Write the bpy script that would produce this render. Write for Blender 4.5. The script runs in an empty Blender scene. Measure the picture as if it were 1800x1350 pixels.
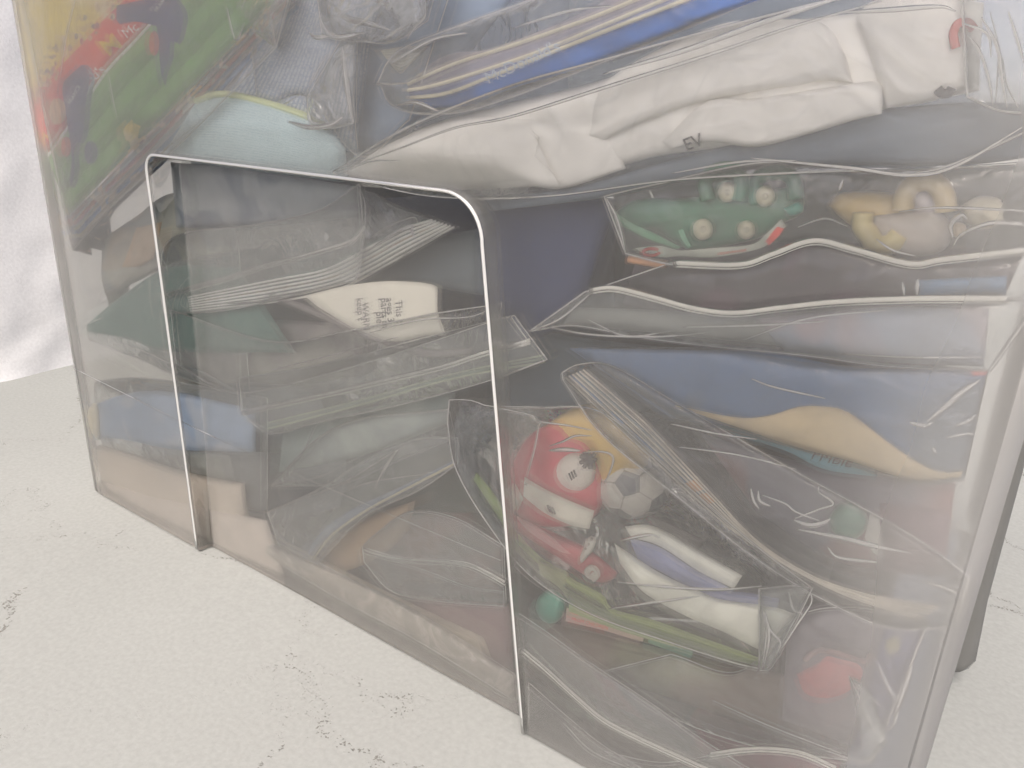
import bpy, bmesh, math, random
from mathutils import Vector, Matrix, noise
random.seed(4)
SC = bpy.context.scene
COL = SC.collection
H = 0.32                       # camera height over the floor (m)
YF = 0.86 * H                  # outer face of the tub's front wall
XR = .0303 * H; XL = -1.93 * H; TOP = 1.34 * H; DEPTH = 1.28 * H
# ------------------------------------------------------------------ camera
xa = Vector((.820, .229, -.524)).normalized()      # world X in (right, down, forward)
za = Vector((.0388, -.9363, -.3492)); za = (za - xa * za.dot(xa)).normalized()
ya = za.cross(xa)
F = 1350.0
cam = bpy.data.cameras.new('camera'); co = bpy.data.objects.new('camera', cam); COL.objects.link(co)
co.matrix_world = Matrix(((xa.x, -xa.y, -xa.z, 0), (ya.x, -ya.y, -ya.z, 0), (za.x, -za.y, -za.z, H), (0, 0, 0, 1)))
cam.sensor_width = 36; cam.lens = 27; cam.clip_start = .01; cam.clip_end = 100
SC.camera = co
SC.render.resolution_x, SC.render.resolution_y = 1024, 768
# ------------------------------------------------------------------ light
SUN_EL, SUN_AZ = math.radians(52), math.radians(163)      # azimuth from +Y towards +X
w = bpy.data.worlds.new('World'); SC.world = w; w.use_nodes = True
nt = w.node_tree; bg = nt.nodes['Background']
sky = nt.nodes.new('ShaderNodeTexSky'); sky.sky_type = 'NISHITA'; sky.sun_disc = False
sky.sun_elevation = SUN_EL; sky.sun_rotation = SUN_AZ
sky.air_density = .16; sky.dust_density = 3.0; sky.ozone_density = .0
nt.links.new(sky.outputs[0], bg.inputs[0]); bg.inputs[1].default_value = 0.15
sl = bpy.data.lights.new('sun', 'SUN'); sl.energy = 0.9; sl.angle = math.radians(15); sl.color = (1, .975, .93)
so = bpy.data.objects.new('sun', sl); COL.objects.link(so)
dirv = Vector((math.sin(SUN_AZ) * math.cos(SUN_EL), math.cos(SUN_AZ) * math.cos(SUN_EL), math.sin(SUN_EL)))
so.rotation_euler = dirv.to_track_quat('Z', 'Y').to_euler(); so.location = dirv * 5
SC.view_settings.view_transform = 'Standard'; SC.view_settings.look = 'None'
SC.view_settings.exposure = 1.55; SC.view_settings.gamma = 1
cy = SC.cycles
cy.transparent_max_bounces = 64; cy.max_bounces = 20; cy.transmission_bounces = 14; cy.glossy_bounces = 4; cy.diffuse_bounces = 9
cy.use_denoising = True; cy.sample_clamp_indirect = 6; cy.caustics_reflective = False

# ------------------------------------------------------------------ helpers
def P(u, v, dep):
    """photo pixel on the plane DEP millimetres behind the tub's front face"""
    d = Vector((u - 900, v - 675, F))
    dep = dep + sunk(u, v)
    y = YF + dep / 1000
    t = y / d.dot(ya)
    x = t * d.dot(xa)
    lo, hi = XL + .004 + .008 * max(0, 1 - dep / 14) ** 2, XR - .004           # stay between the end walls
    if x < lo + .006: x = lo + .006 * math.exp((x - lo - .006) / .006)
    if x > hi: x = hi
    return Vector((x, y, H + t * d.dot(za)))

def smooth(a, b, x):
    t = min(max((x - a) / (b - a), 0), 1)
    return t * t * (3 - 2 * t)
def sunk(u, v):
    """extra depth behind the sunken panel, which leans inwards towards its top"""
    k = smooth(-95, 5, u - (228.5 + .128 * v)) * smooth(-95, 5, (818 + .0795 * v) - u) * smooth(-80, 5, v - (238 + .127 * u))
    return k * (3.0 + 9.0 * min(max((1000 + .3 * (u - 300) - v) / 700, 0), 1))

def link(name, me, mat=None, parent=None):
    o = bpy.data.objects.new(name, me); COL.objects.link(o)
    if mat is not None:
        for m in (mat if isinstance(mat, (list, tuple)) else [mat]): me.materials.append(m)
    if parent is not None: o.parent = parent
    return o

def tag(o, label, cat, group=None):
    o['label'] = label; o['category'] = cat
    if group: o['group'] = group
    return o

def mesh(name, vs, fs, smooth=True, uvs=None):
    me = bpy.data.meshes.new(name); me.from_pydata([tuple(v) for v in vs], [], fs)
    if smooth: me.polygons.foreach_set('use_smooth', [True] * len(me.polygons))
    if uvs is not None:
        ul = me.uv_layers.new(name='UVMap')
        ul.data.foreach_set('uv', [c for l in me.loops for c in uvs[l.vertex_index]])
    me.update()
    return me

def curve(pts, n):
    """Catmull-Rom through pixel points, n samples by arc length"""
    p = [Vector((a[0], a[1])) for a in pts]
    if len(p) == 2: return [p[0].lerp(p[1], i / (n - 1)) for i in range(n)]
    q = [2 * p[0] - p[1]] + p + [2 * p[-1] - p[-2]]
    dense = []
    for i in range(1, len(q) - 2):
        for k in range(12):
            t = k / 12
            a, b, c, d = q[i - 1], q[i], q[i + 1], q[i + 2]
            dense.append(.5 * (2 * b + (c - a) * t + (2 * a - 5 * b + 4 * c - d) * t * t + (3 * b - a - 3 * c + d) * t ** 3))
    dense.append(p[-1])
    L = [0]
    for a, b in zip(dense, dense[1:]): L.append(L[-1] + (b - a).length)
    out, j = [], 0
    for i in range(n):
        s = L[-1] * i / (n - 1)
        while j < len(L) - 2 and L[j + 1] < s: j += 1
        f = (s - L[j]) / max(L[j + 1] - L[j], 1e-6)
        out.append(dense[j].lerp(dense[j + 1], min(max(f, 0), 1)))
    return out

def val(dep, s, t): return dep(s, t) if callable(dep) else dep

def ridge(p, f, seed):
    q = Vector((p[0] * f[0] + seed * 7.1, p[1] * f[1] + seed * 3.7, seed * 1.9))
    return 1 - abs(noise.noise(q)) * 2

def wrinkle(p, seed, amp, stretch=3.0):
    """p in mm; folds run mostly along p.x"""
    a = ridge(p, (1 / (62 * stretch), 1 / 62), seed) * .55
    b = ridge((p[0] + 8 * noise.noise(Vector((p[0] / 40, p[1] / 40, seed))), p[1] + p[0] * .35), (1 / (30 * stretch), 1 / 26), seed + 11) * .3
    c = ridge((p[0] * .8 - p[1] * .6, p[0] * .6 + p[1] * .8), (1 / 34, 1 / 13), seed + 23) * .06
    return amp * (.62 * (a + b + c) + .42)

def loft(name, A, B, dep, thick, mat, parent=None, nu=30, nv=10, puff=0.0, wr=0.0, seed=0, closed=True, pw=.5, stretch=3.0):
    """surface between two pixel curves at depth DEP (mm); THICK mm to a back sheet; PUFF mm of bulge front and back"""
    a, b = curve(A, nu), curve(B, nu)
    vs, uv, fs = [], [], []
    sides = 2 if closed else 1
    for side in range(sides):
        for j in range(nv):
            t = j / (nv - 1)
            for i in range(nu):
                s = i / (nu - 1)
                px = a[i].lerp(b[i], t)
                d = val(dep, s, t)
                env = (max(math.sin(math.pi * s), 0) * max(math.sin(math.pi * t), 0)) ** pw
                if puff:
                    d += (-puff if side == 0 else puff) * env
                if side == 1: d += thick
                if wr:
                    q = P(px.x, px.y, d)
                    e = min(1, env * 1.6 + .12)
                    ax = P(b[i].x, b[i].y, d); bx = P(a[i].x, a[i].y, d)
                    d += wrinkle((q.x * 1000, q.z * 1000), seed + side * 5, wr, stretch) * e * (1 if side == 0 else -1) * -1
                d = max(d, 2.7)
                vs.append(P(px.x, px.y, d)); uv.append((s, t))
    N = nu * nv
    for j in range(nv - 1):
        for i in range(nu - 1):
            k = j * nu + i
            fs.append((k, k + nu, k + nu + 1, k + 1))
            if closed: fs.append((N + k, N + k + 1, N + k + nu + 1, N + k + nu))
    if closed:
        rim = [i for i in range(nu)] + [j * nu + nu - 1 for j in range(1, nv)] + [(nv - 1) * nu + i for i in range(nu - 2, -1, -1)] + [j * nu for j in range(nv - 2, 0, -1)]
        for x, y in zip(rim, rim[1:] + rim[:1]): fs.append((x, y, N + y, N + x))
    me = mesh(name, vs, fs, True, uv)
    o = link(name, me, mat, parent)
    return o

def tube3(name, pts, r, mat, parent=None, n=6, flat=1.0, cyc=False):
    vs, fs = [], []
    m = len(pts)
    for i, p in enumerate(pts):
        t = (pts[min(i + 1, m - 1)] - pts[max(i - 1, 0)]).normalized() if not cyc else (pts[(i + 1) % m] - pts[i - 1]).normalized()
        u = t.cross(Vector((0, 1, 0))).normalized(); v = Vector((0, 1, 0))
        rr = r if not callable(r) else r(i / (m - 1))
        for k in range(n):
            g = 2 * math.pi * k / n
            vs.append(p + u * rr * math.cos(g) + v * rr * flat * math.sin(g))
    for i in range(m if cyc else m - 1):
        for k in range(n):
            i2 = (i + 1) % m
            fs.append((i * n + k, i * n + (k + 1) % n, i2 * n + (k + 1) % n, i2 * n + k))
    if not cyc:
        fs.append(tuple(range(n))[::-1]); fs.append(tuple((m - 1) * n + k for k in range(n)))
    return link(name, mesh(name, vs, fs), mat, parent)

def tube(name, px, dep, r, mat, parent=None, n=6, flat=1.0, samples=None, cyc=False):
    c = curve(px, samples or max(8, len(px) * 6))
    m = len(c)
    return tube3(name, [P(p.x, p.y, val(dep, i / (m - 1), 0)) for i, p in enumerate(c)], r, mat, parent, n, flat, cyc)

def dome(name, outline, dep, th, mat, parent=None, rings=6, power=.5, n=None, smooth_outline=True, lump=0):
    """puffed solid from a closed pixel outline: front bulges TH mm towards the viewer, back TH mm away"""
    c = curve(list(outline) + [outline[0]], (n or max(16, len(outline) * 4)) + 1)[:-1] if smooth_outline else [Vector(p) for p in outline]
    m = len(c)
    cx = sum((p for p in c), Vector((0, 0))) / m
    vs, fs = [], []
    def ring(k, sgn):
        f = math.cos(k / rings * math.pi / 2); d = math.sin(k / rings * math.pi / 2)
        base = len(vs)
        for p in c:
            q = cx + (p - cx) * f
            dd = dep + sgn * th * d ** (power * 2)
            if lump: dd += lump * noise.noise(Vector((q.x / 22, q.y / 22, dep))) * d
            vs.append(P(q.x, q.y, dd))
        return base
    r0 = ring(0, 1)
    for sgn in (-1, 1):
        prev = r0
        for k in range(1, rings):
            b = ring(k, sgn)
            for i in range(m):
                j = (i + 1) % m
                f = (prev + i, prev + j, b + j, b + i)
                fs.append(f if sgn < 0 else f[::-1])
            prev = b
        vs.append(P(cx.x, cx.y, dep + sgn * th))
        for i in range(m):
            f = (prev + i, prev + (i + 1) % m, len(vs) - 1)
            fs.append(f if sgn < 0 else f[::-1])
    return link(name, mesh(name, vs, fs), mat, parent)

def slabpoly(name, outline, dep, th, mat, parent=None):
    """flat plate of a pixel outline, TH mm thick, front face at DEP"""
    n = len(outline)
    vs = [P(u, v, dep) for u, v in outline] + [P(u, v, dep + th) for u, v in outline]
    fs = [tuple(range(n)), tuple(range(n, 2 * n))[::-1]] + [(i, n + i, n + (i + 1) % n, (i + 1) % n) for i in range(n)]
    me = mesh(name, vs, fs, False)
    bm = bmesh.new(); bm.from_mesh(me); bmesh.ops.recalc_face_normals(bm, faces=bm.faces); bm.to_mesh(me); bm.free()
    return link(name, me, mat, parent)

FONTCACHE = {}
def lettering(s, org, right, size, dep, mat, parent, slant=0, name='lettering', bold=0.0):
    """text lying on the plane DEP; ORG pixel of the baseline start, RIGHT pixel direction, SIZE cap height in px"""
    cu = bpy.data.curves.new('txt', 'FONT'); cu.body = s; cu.size = 1.0; cu.resolution_u = 3; cu.offset = bold; cu.shear = slant
    to = bpy.data.objects.new('txt', cu); COL.objects.link(to)
    bpy.context.view_layer.update()
    me = bpy.data.meshes.new_from_object(to.evaluated_get(bpy.context.evaluated_depsgraph_get()))
    bpy.data.objects.remove(to); bpy.data.curves.remove(cu)
    r = Vector(right).normalized(); up = Vector((r.y, -r.x))
    k = size / .70
    for v in me.vertices:
        q = Vector(org) + r * v.co.x * k + up * v.co.y * k
        L = max((Vector(q) - Vector(org)).dot(r), 0)
        v.co = P(q.x, q.y, val(dep, L, 0))
    me.name = name
    return link(name, me, mat, parent)

def ell(cx, cy, rx, ry, n=16, a0=0.0):
    return [(cx + rx * math.cos(a0 + 2 * math.pi * i / n), cy + ry * math.sin(a0 + 2 * math.pi * i / n)) for i in range(n)]

# ------------------------------------------------------------------ materials
def new_mat(name):
    m = bpy.data.materials.new(name); m.use_nodes = True
    t = m.node_tree; t.nodes.clear()
    return m, t, t.nodes.new('ShaderNodeOutputMaterial')
def nd(t, kind, **kw):
    n = t.nodes.new(kind)
    for k, v in kw.items():
        if k in n.inputs: n.inputs[k].default_value = v
        else: setattr(n, k, v)
    return n
def mixs(t, fac, a, b):
    n = t.nodes.new('ShaderNodeMixShader')
    if isinstance(fac, (int, float)): n.inputs[0].default_value = fac
    else: t.links.new(fac, n.inputs[0])
    t.links.new(a, n.inputs[1]); t.links.new(b, n.inputs[2])
    return n.outputs[0]
def maths(t, op, a, b=0.0, clamp=False):
    n = t.nodes.new('ShaderNodeMath'); n.operation = op; n.use_clamp = clamp
    for i, x in enumerate((a, b)):
        if isinstance(x, (int, float)): n.inputs[i].default_value = x
        else: t.links.new(x, n.inputs[i])
    return n.outputs[0]
def c4(c): return (c[0], c[1], c[2], 1)

def obj_coord(t, scale):
    tc = t.nodes.new('ShaderNodeTexCoord'); mp = t.nodes.new('ShaderNodeMapping')
    mp.inputs['Scale'].default_value = scale if not isinstance(scale, (int, float)) else (scale,) * 3
    t.links.new(tc.outputs['Object'], mp.inputs['Vector'])
    return mp.outputs[0]

PAPERS = {}
def lively(c):
    m = sum(c) / 3
    return tuple(min(.87, max(.012, m + (x - m) * 1.25)) ** 1.04 * 1.06 for x in c)
def paper(col, rough=.55, mott=.18, spec=.35, bump=.15, other=None, oscale=45, oth=(.5, .6), scale=55):
    col = lively(col); other = lively(other) if other else None
    key = (col, rough, mott, spec, bump, other, oscale, oth)
    if key in PAPERS: return PAPERS[key]
    m, t, out = new_mat('printed_paper')
    b = nd(t, 'ShaderNodeBsdfPrincipled', Roughness=rough)
    b.inputs['Specular IOR Level'].default_value = spec
    v = obj_coord(t, 1)
    n1 = nd(t, 'ShaderNodeTexNoise', Scale=scale, Detail=4.0); t.links.new(v, n1.inputs['Vector'])
    r = nd(t, 'ShaderNodeMix', data_type='RGBA')
    r.inputs[6].default_value = c4([max(c * (1 - mott), 0) for c in col]); r.inputs[7].default_value = c4([min(c * (1 + mott), 1) for c in col])
    t.links.new(n1.outputs['Fac'], r.inputs[0]); c = r.outputs[2]
    if other:
        n2 = nd(t, 'ShaderNodeTexNoise', Scale=oscale, Detail=1.5, Distortion=.8); t.links.new(v, n2.inputs['Vector'])
        mr = nd(t, 'ShaderNodeMapRange'); mr.inputs[1].default_value, mr.inputs[2].default_value = oth
        t.links.new(n2.outputs['Fac'], mr.inputs[0])
        r2 = nd(t, 'ShaderNodeMix', data_type='RGBA'); t.links.new(mr.outputs[0], r2.inputs[0])
        t.links.new(c, r2.inputs[6]); r2.inputs[7].default_value = c4(other); c = r2.outputs[2]
    t.links.new(c, b.inputs['Base Color'])
    if bump:
        bp = nd(t, 'ShaderNodeBump', Strength=bump, Distance=.002)
        n3 = nd(t, 'ShaderNodeTexNoise', Scale=90, Detail=3.0); t.links.new(v, n3.inputs['Vector'])
        t.links.new(n3.outputs['Fac'], bp.inputs['Height']); t.links.new(bp.outputs[0], b.inputs['Normal'])
    t.links.new(b.outputs[0], out.inputs[0])
    PAPERS[key] = m
    return m

def text_paper(col, ink, rows, dark=.6):
    """paper with rows of tiny print (flat print)"""
    m, t, out = new_mat('small_print_paper')
    b = nd(t, 'ShaderNodeBsdfPrincipled', Roughness=.45)
    tc = t.nodes.new('ShaderNodeTexCoord'); mp = t.nodes.new('ShaderNodeMapping'); t.links.new(tc.outputs['UV'], mp.inputs[0])
    sep = t.nodes.new('ShaderNodeSeparateXYZ'); t.links.new(mp.outputs[0], sep.inputs[0])
    row = maths(t, 'MULTIPLY', sep.outputs[1], rows)
    fr = maths(t, 'FRACT', row); fl = maths(t, 'FLOOR', row)
    inrow = maths(t, 'LESS_THAN', fr, .55)
    cmb = t.nodes.new('ShaderNodeCombineXYZ')
    t.links.new(maths(t, 'MULTIPLY', sep.outputs[0], 70), cmb.inputs[0]); t.links.new(maths(t, 'MULTIPLY', fl, 9.7), cmb.inputs[1])
    n = nd(t, 'ShaderNodeTexNoise', Scale=1.6, Detail=2.0); t.links.new(cmb.outputs[0], n.inputs['Vector'])
    ltr = maths(t, 'GREATER_THAN', n.outputs['Fac'], .47)
    fac = maths(t, 'MULTIPLY', maths(t, 'MULTIPLY', inrow, ltr), dark)
    r = nd(t, 'ShaderNodeMix', data_type='RGBA'); t.links.new(fac, r.inputs[0])
    r.inputs[6].default_value = c4(col); r.inputs[7].default_value = c4(ink)
    t.links.new(r.outputs[2], b.inputs['Base Color']); t.links.new(b.outputs[0], out.inputs[0])
    return m

def plastic(col, rough=.3, coat=.2):
    col = tuple(min(.86, c * 1.2) for c in col)
    m, t, out = new_mat('toy_plastic')
    b = nd(t, 'ShaderNodeBsdfPrincipled', Roughness=rough); b.inputs['Base Color'].default_value = c4(col)
    b.inputs['Coat Weight'].default_value = coat
    v = obj_coord(t, 1)
    n = nd(t, 'ShaderNodeTexNoise', Scale=80, Detail=3.0); t.links.new(v, n.inputs['Vector'])
    r = nd(t, 'ShaderNodeMix', data_type='RGBA'); t.links.new(n.outputs['Fac'], r.inputs[0])
    r.inputs[6].default_value = c4([c * .8 for c in col]); r.inputs[7].default_value = c4([min(1, c * 1.15) for c in col])
    t.links.new(r.outputs[2], b.inputs['Base Color'])
    t.links.new(b.outputs[0], out.inputs[0])
    return m

def film(veil=.10, edge=.55, tint=(.94, .98, .98), streak=.12, bump=.55, gloss=1.0, scale=28):
    """thin clear plastic: see-through, milky where it turns away, glossy, crinkled"""
    m, t, out = new_mat('clear_film')
    tr = nd(t, 'ShaderNodeBsdfTransparent'); tr.inputs[0].default_value = (.985, .99, .99, 1)
    v = obj_coord(t, 1)
    n1 = nd(t, 'ShaderNodeTexNoise', Scale=scale, Detail=4.0, Distortion=1.2); t.links.new(v, n1.inputs['Vector'])
    n2 = nd(t, 'ShaderNodeTexNoise', Scale=scale * 3.3, Detail=3.0, Distortion=.6); t.links.new(v, n2.inputs['Vector'])
    rd = maths(t, 'SUBTRACT', 1.0, maths(t, 'ABSOLUTE', maths(t, 'MULTIPLY', maths(t, 'SUBTRACT', n1.outputs['Fac'], .5), 4.0)))
    hgt = maths(t, 'ADD', rd, maths(t, 'MULTIPLY', n2.outputs['Fac'], .35))
    bp = nd(t, 'ShaderNodeBump', Strength=bump, Distance=.004); t.links.new(hgt, bp.inputs['Height'])
    df = nd(t, 'ShaderNodeBsdfDiffuse'); df.inputs[0].default_value = c4(tint)
    tl = nd(t, 'ShaderNodeBsdfTranslucent'); tl.inputs[0].default_value = c4(tint)
    t.links.new(bp.outputs[0], df.inputs['Normal'])
    milky = mixs(t, .5, df.outputs[0], tl.outputs[0])
    lw = nd(t, 'ShaderNodeLayerWeight', Blend=.5)
    t.links.new(bp.outputs[0], lw.inputs['Normal'])
    fc = maths(t, 'POWER', lw.outputs['Facing'], 3.2)
    st = maths(t, 'MULTIPLY', maths(t, 'POWER', maths(t, 'MAXIMUM', rd, 0.0), 6.0), streak)
    fac = maths(t, 'ADD', maths(t, 'ADD', maths(t, 'MULTIPLY', fc, edge), veil), st, True)
    s1 = mixs(t, fac, tr.outputs[0], milky)
    gl = nd(t, 'ShaderNodeBsdfGlossy', Roughness=.07); gl.inputs[0].default_value = (1, 1, 1, 1)
    t.links.new(bp.outputs[0], gl.inputs['Normal'])
    fr = nd(t, 'ShaderNodeFresnel', IOR=1.45); t.links.new(bp.outputs[0], fr.inputs['Normal'])
    s2 = mixs(t, maths(t, 'MULTIPLY', fr.outputs[0], gloss, True), s1, gl.outputs[0])
    t.links.new(s2, out.inputs[0])
    return m

def milk(alpha=.55, tint=(.86, .87, .84), rough=.2):
    """thicker clear plastic: weld seams, zip ridges"""
    m, t, out = new_mat('milky_plastic')
    tr = nd(t, 'ShaderNodeBsdfTransparent')
    df = nd(t, 'ShaderNodeBsdfDiffuse'); df.inputs[0].default_value = c4(tint)
    tl = nd(t, 'ShaderNodeBsdfTranslucent'); tl.inputs[0].default_value = c4(tint)
    s = mixs(t, alpha, tr.outputs[0], mixs(t, .45, df.outputs[0], tl.outputs[0]))
    gl = nd(t, 'ShaderNodeBsdfGlossy', Roughness=rough)
    fr = nd(t, 'ShaderNodeFresnel', IOR=1.45)
    t.links.new(mixs(t, fr.outputs[0], s, gl.outputs[0]), out.inputs[0])
    return m

def tub_mat(veil, blur, rough, gloss=1.0, tint=(.95, .935, .88), ior=1.3, clear=.985, glow_haze=0):
    m, t, out = new_mat('tub_plastic')
    v = obj_coord(t, 1)
    nz = nd(t, 'ShaderNodeTexNoise', Scale=9, Detail=2.0); t.links.new(v, nz.inputs['Vector'])
    n2 = nd(t, 'ShaderNodeTexNoise', Scale=420, Detail=2.0); t.links.new(v, n2.inputs['Vector'])
    bp = nd(t, 'ShaderNodeBump', Strength=.04, Distance=.001); t.links.new(n2.outputs['Fac'], bp.inputs['Height'])
    tr = nd(t, 'ShaderNodeBsdfTransparent'); tr.inputs[0].default_value = (clear, clear, clear * .99, 1)
    rf = nd(t, 'ShaderNodeBsdfRefraction', IOR=ior, Roughness=rough); rf.inputs[0].default_value = (.97, .97, .96, 1)
    base = mixs(t, blur, tr.outputs[0], rf.outputs[0])
    df = nd(t, 'ShaderNodeBsdfDiffuse'); df.inputs[0].default_value = c4(tint)
    tl = nd(t, 'ShaderNodeBsdfTranslucent'); tl.inputs[0].default_value = c4(tint)
    lw = nd(t, 'ShaderNodeLayerWeight', Blend=.5)                      # longer path through the sheet at a slant
    path = maths(t, 'DIVIDE', 1.0, maths(t, 'MAXIMUM', maths(t, 'SUBTRACT', 1.0, lw.outputs['Facing']), .08))
    path = maths(t, 'MULTIPLY', maths(t, 'POWER', path, .6), maths(t, 'ADD', .8, maths(t, 'MULTIPLY', nz.outputs['Fac'], .4)))
    fac = maths(t, 'SUBTRACT', 1.0, maths(t, 'POWER', 1.0 - veil, path), True)
    if glow_haze:                                                            # cream glow painted as extra haze at the foot and both ends
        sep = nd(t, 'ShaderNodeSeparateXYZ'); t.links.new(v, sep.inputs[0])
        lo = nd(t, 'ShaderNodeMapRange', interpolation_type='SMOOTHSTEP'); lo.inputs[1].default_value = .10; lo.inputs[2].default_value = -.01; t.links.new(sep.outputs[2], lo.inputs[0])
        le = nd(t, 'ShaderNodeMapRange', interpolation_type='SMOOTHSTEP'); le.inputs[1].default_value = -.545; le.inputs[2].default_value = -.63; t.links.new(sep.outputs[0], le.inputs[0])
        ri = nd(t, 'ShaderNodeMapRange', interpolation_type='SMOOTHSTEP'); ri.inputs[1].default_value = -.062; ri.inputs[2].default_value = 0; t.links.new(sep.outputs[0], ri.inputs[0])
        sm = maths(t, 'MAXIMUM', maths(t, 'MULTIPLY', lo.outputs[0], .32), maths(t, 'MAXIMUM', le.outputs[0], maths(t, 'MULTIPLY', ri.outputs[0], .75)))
        fac = maths(t, 'ADD', fac, maths(t, 'MULTIPLY', maths(t, 'MULTIPLY', sm, maths(t, 'ADD', .6, maths(t, 'MULTIPLY', nz.outputs['Fac'], .8))), glow_haze), True)
    s1 = mixs(t, fac, base, mixs(t, .6, df.outputs[0], tl.outputs[0]))
    gl = nd(t, 'ShaderNodeBsdfGlossy', Roughness=.16); t.links.new(bp.outputs[0], gl.inputs['Normal'])
    fr = nd(t, 'ShaderNodeFresnel', IOR=1.38)
    t.links.new(mixs(t, maths(t, 'MULTIPLY', fr.outputs[0], gloss), s1, gl.outputs[0]), out.inputs[0])
    return m

TUB_OUT = tub_mat(.08, .25, .25, ior=1.2, glow_haze=.32)
TUB_IN = tub_mat(.055, .17, .18, .25, ior=1.2)
TUB_STEP = tub_mat(.006, .2, .1, .5, ior=1.22, clear=.93)
EDGE_GLINT = milk(.7, (.90, .90, .87), .12)
FILM = film(veil=.06, edge=.75, bump=.36, streak=.06, gloss=1.5)
FILM_SOFT = film(veil=.035, edge=.6, streak=.04, bump=.28, gloss=1.3)
FILM_MILK = film(tint=(.92, .98, .96), veil=.19, edge=.45, streak=.05, bump=.2, gloss=1.0)
FILM_SHINY = film(veil=.08, edge=.6, streak=.3, bump=1.0, gloss=2.6, scale=20)
SEAM = milk(.65, (.96, .96, .94))
ZIP = milk(.92, (.96, .96, .90))
CREASE = milk(.6, (.95, .95, .94), .1)
WHITE = paper((.82, .81, .785), rough=.6, mott=.06)
INK = paper((.03, .03, .035), mott=.05, bump=0)

# ------------------------------------------------------------------ setting: ground and wall
def plaster(name, crack_amount, base, bumpk):
    m, t, out = new_mat(name)
    b = nd(t, 'ShaderNodeBsdfPrincipled', Roughness=.85); b.inputs['Specular IOR Level'].default_value = .2
    v = obj_coord(t, 1)
    big = nd(t, 'ShaderNodeTexNoise', Scale=5, Detail=4.0); t.links.new(v, big.inputs['Vector'])
    fine = nd(t, 'ShaderNodeTexNoise', Scale=330, Detail=3.0); t.links.new(v, fine.inputs['Vector'])
    warp = nd(t, 'ShaderNodeTexNoise', Scale=7, Detail=5.0); t.links.new(v, warp.inputs['Vector'])
    wv = nd(t, 'ShaderNodeVectorMath', operation='MULTIPLY_ADD'); t.links.new(warp.outputs['Color'], wv.inputs[0]); wv.inputs[1].default_value = (.22, .22, .22); t.links.new(v, wv.inputs[2])
    vo = nd(t, 'ShaderNodeTexVoronoi', feature='DISTANCE_TO_EDGE', Scale=6.0); t.links.new(wv.outputs[0], vo.inputs['Vector'])
    near = nd(t, 'ShaderNodeMapRange'); near.inputs[1].default_value = .045; near.inputs[2].default_value = 0; t.links.new(vo.outputs['Distance'], near.inputs[0])
    gate = nd(t, 'ShaderNodeTexNoise', Scale=11, Detail=2.0); t.links.new(v, gate.inputs['Vector'])
    gm = nd(t, 'ShaderNodeMapRange'); gm.inputs[1].default_value = .40; gm.inputs[2].default_value = .56; t.links.new(gate.outputs['Fac'], gm.inputs[0])
    sp = nd(t, 'ShaderNodeTexNoise', Scale=640, Detail=2.5); t.links.new(v, sp.inputs['Vector'])
    amt = maths(t, 'MULTIPLY', maths(t, 'MULTIPLY', near.outputs[0], gm.outputs[0]), .27)
    thr = maths(t, 'SUBTRACT', .755, amt)
    spk = nd(t, 'ShaderNodeMapRange'); t.links.new(maths(t, 'SUBTRACT', sp.outputs['Fac'], thr), spk.inputs[0]); spk.inputs[1].default_value = 0; spk.inputs[2].default_value = .07
    hair = nd(t, 'ShaderNodeMapRange'); hair.inputs[1].default_value = .012; hair.inputs[2].default_value = 0; t.links.new(vo.outputs['Distance'], hair.inputs[0])
    hg = nd(t, 'ShaderNodeMapRange'); hg.inputs[1].default_value = .55; hg.inputs[2].default_value = .68; t.links.new(sp.outputs['Fac'], hg.inputs[0])
    hr = maths(t, 'MULTIPLY', maths(t, 'MULTIPLY', hair.outputs[0], hg.outputs[0]), maths(t, 'ADD', .15, maths(t, 'MULTIPLY', gm.outputs[0], .6)))
    speck = maths(t, 'MULTIPLY', maths(t, 'MAXIMUM', spk.outputs[0], hr), crack_amount, True)
    r = nd(t, 'ShaderNodeMix', data_type='RGBA'); t.links.new(big.outputs['Fac'], r.inputs[0])
    r.inputs[6].default_value = c4([c * .93 for c in base]); r.inputs[7].default_value = c4([min(1, c * 1.05) for c in base])
    r3 = nd(t, 'ShaderNodeMix', data_type='RGBA', blend_type='MULTIPLY'); r3.inputs[0].default_value = .25
    t.links.new(r.outputs[2], r3.inputs[6]); t.links.new(fine.outputs['Fac'], r3.inputs[7])
    r2 = nd(t, 'ShaderNodeMix', data_type='RGBA'); t.links.new(speck, r2.inputs[0]); t.links.new(r3.outputs[2], r2.inputs[6]); r2.inputs[7].default_value = (.15, .145, .13, 1)
    t.links.new(r2.outputs[2], b.inputs['Base Color'])
    h = maths(t, 'ADD', maths(t, 'MULTIPLY', big.outputs['Fac'], bumpk), maths(t, 'SUBTRACT', maths(t, 'MULTIPLY', fine.outputs['Fac'], .06), maths(t, 'MULTIPLY', speck, .3)))
    bp = nd(t, 'ShaderNodeBump', Strength=.5, Distance=.006); t.links.new(h, bp.inputs['Height']); t.links.new(bp.outputs[0], b.inputs['Normal'])
    t.links.new(b.outputs[0], out.inputs[0])
    return m

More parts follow.
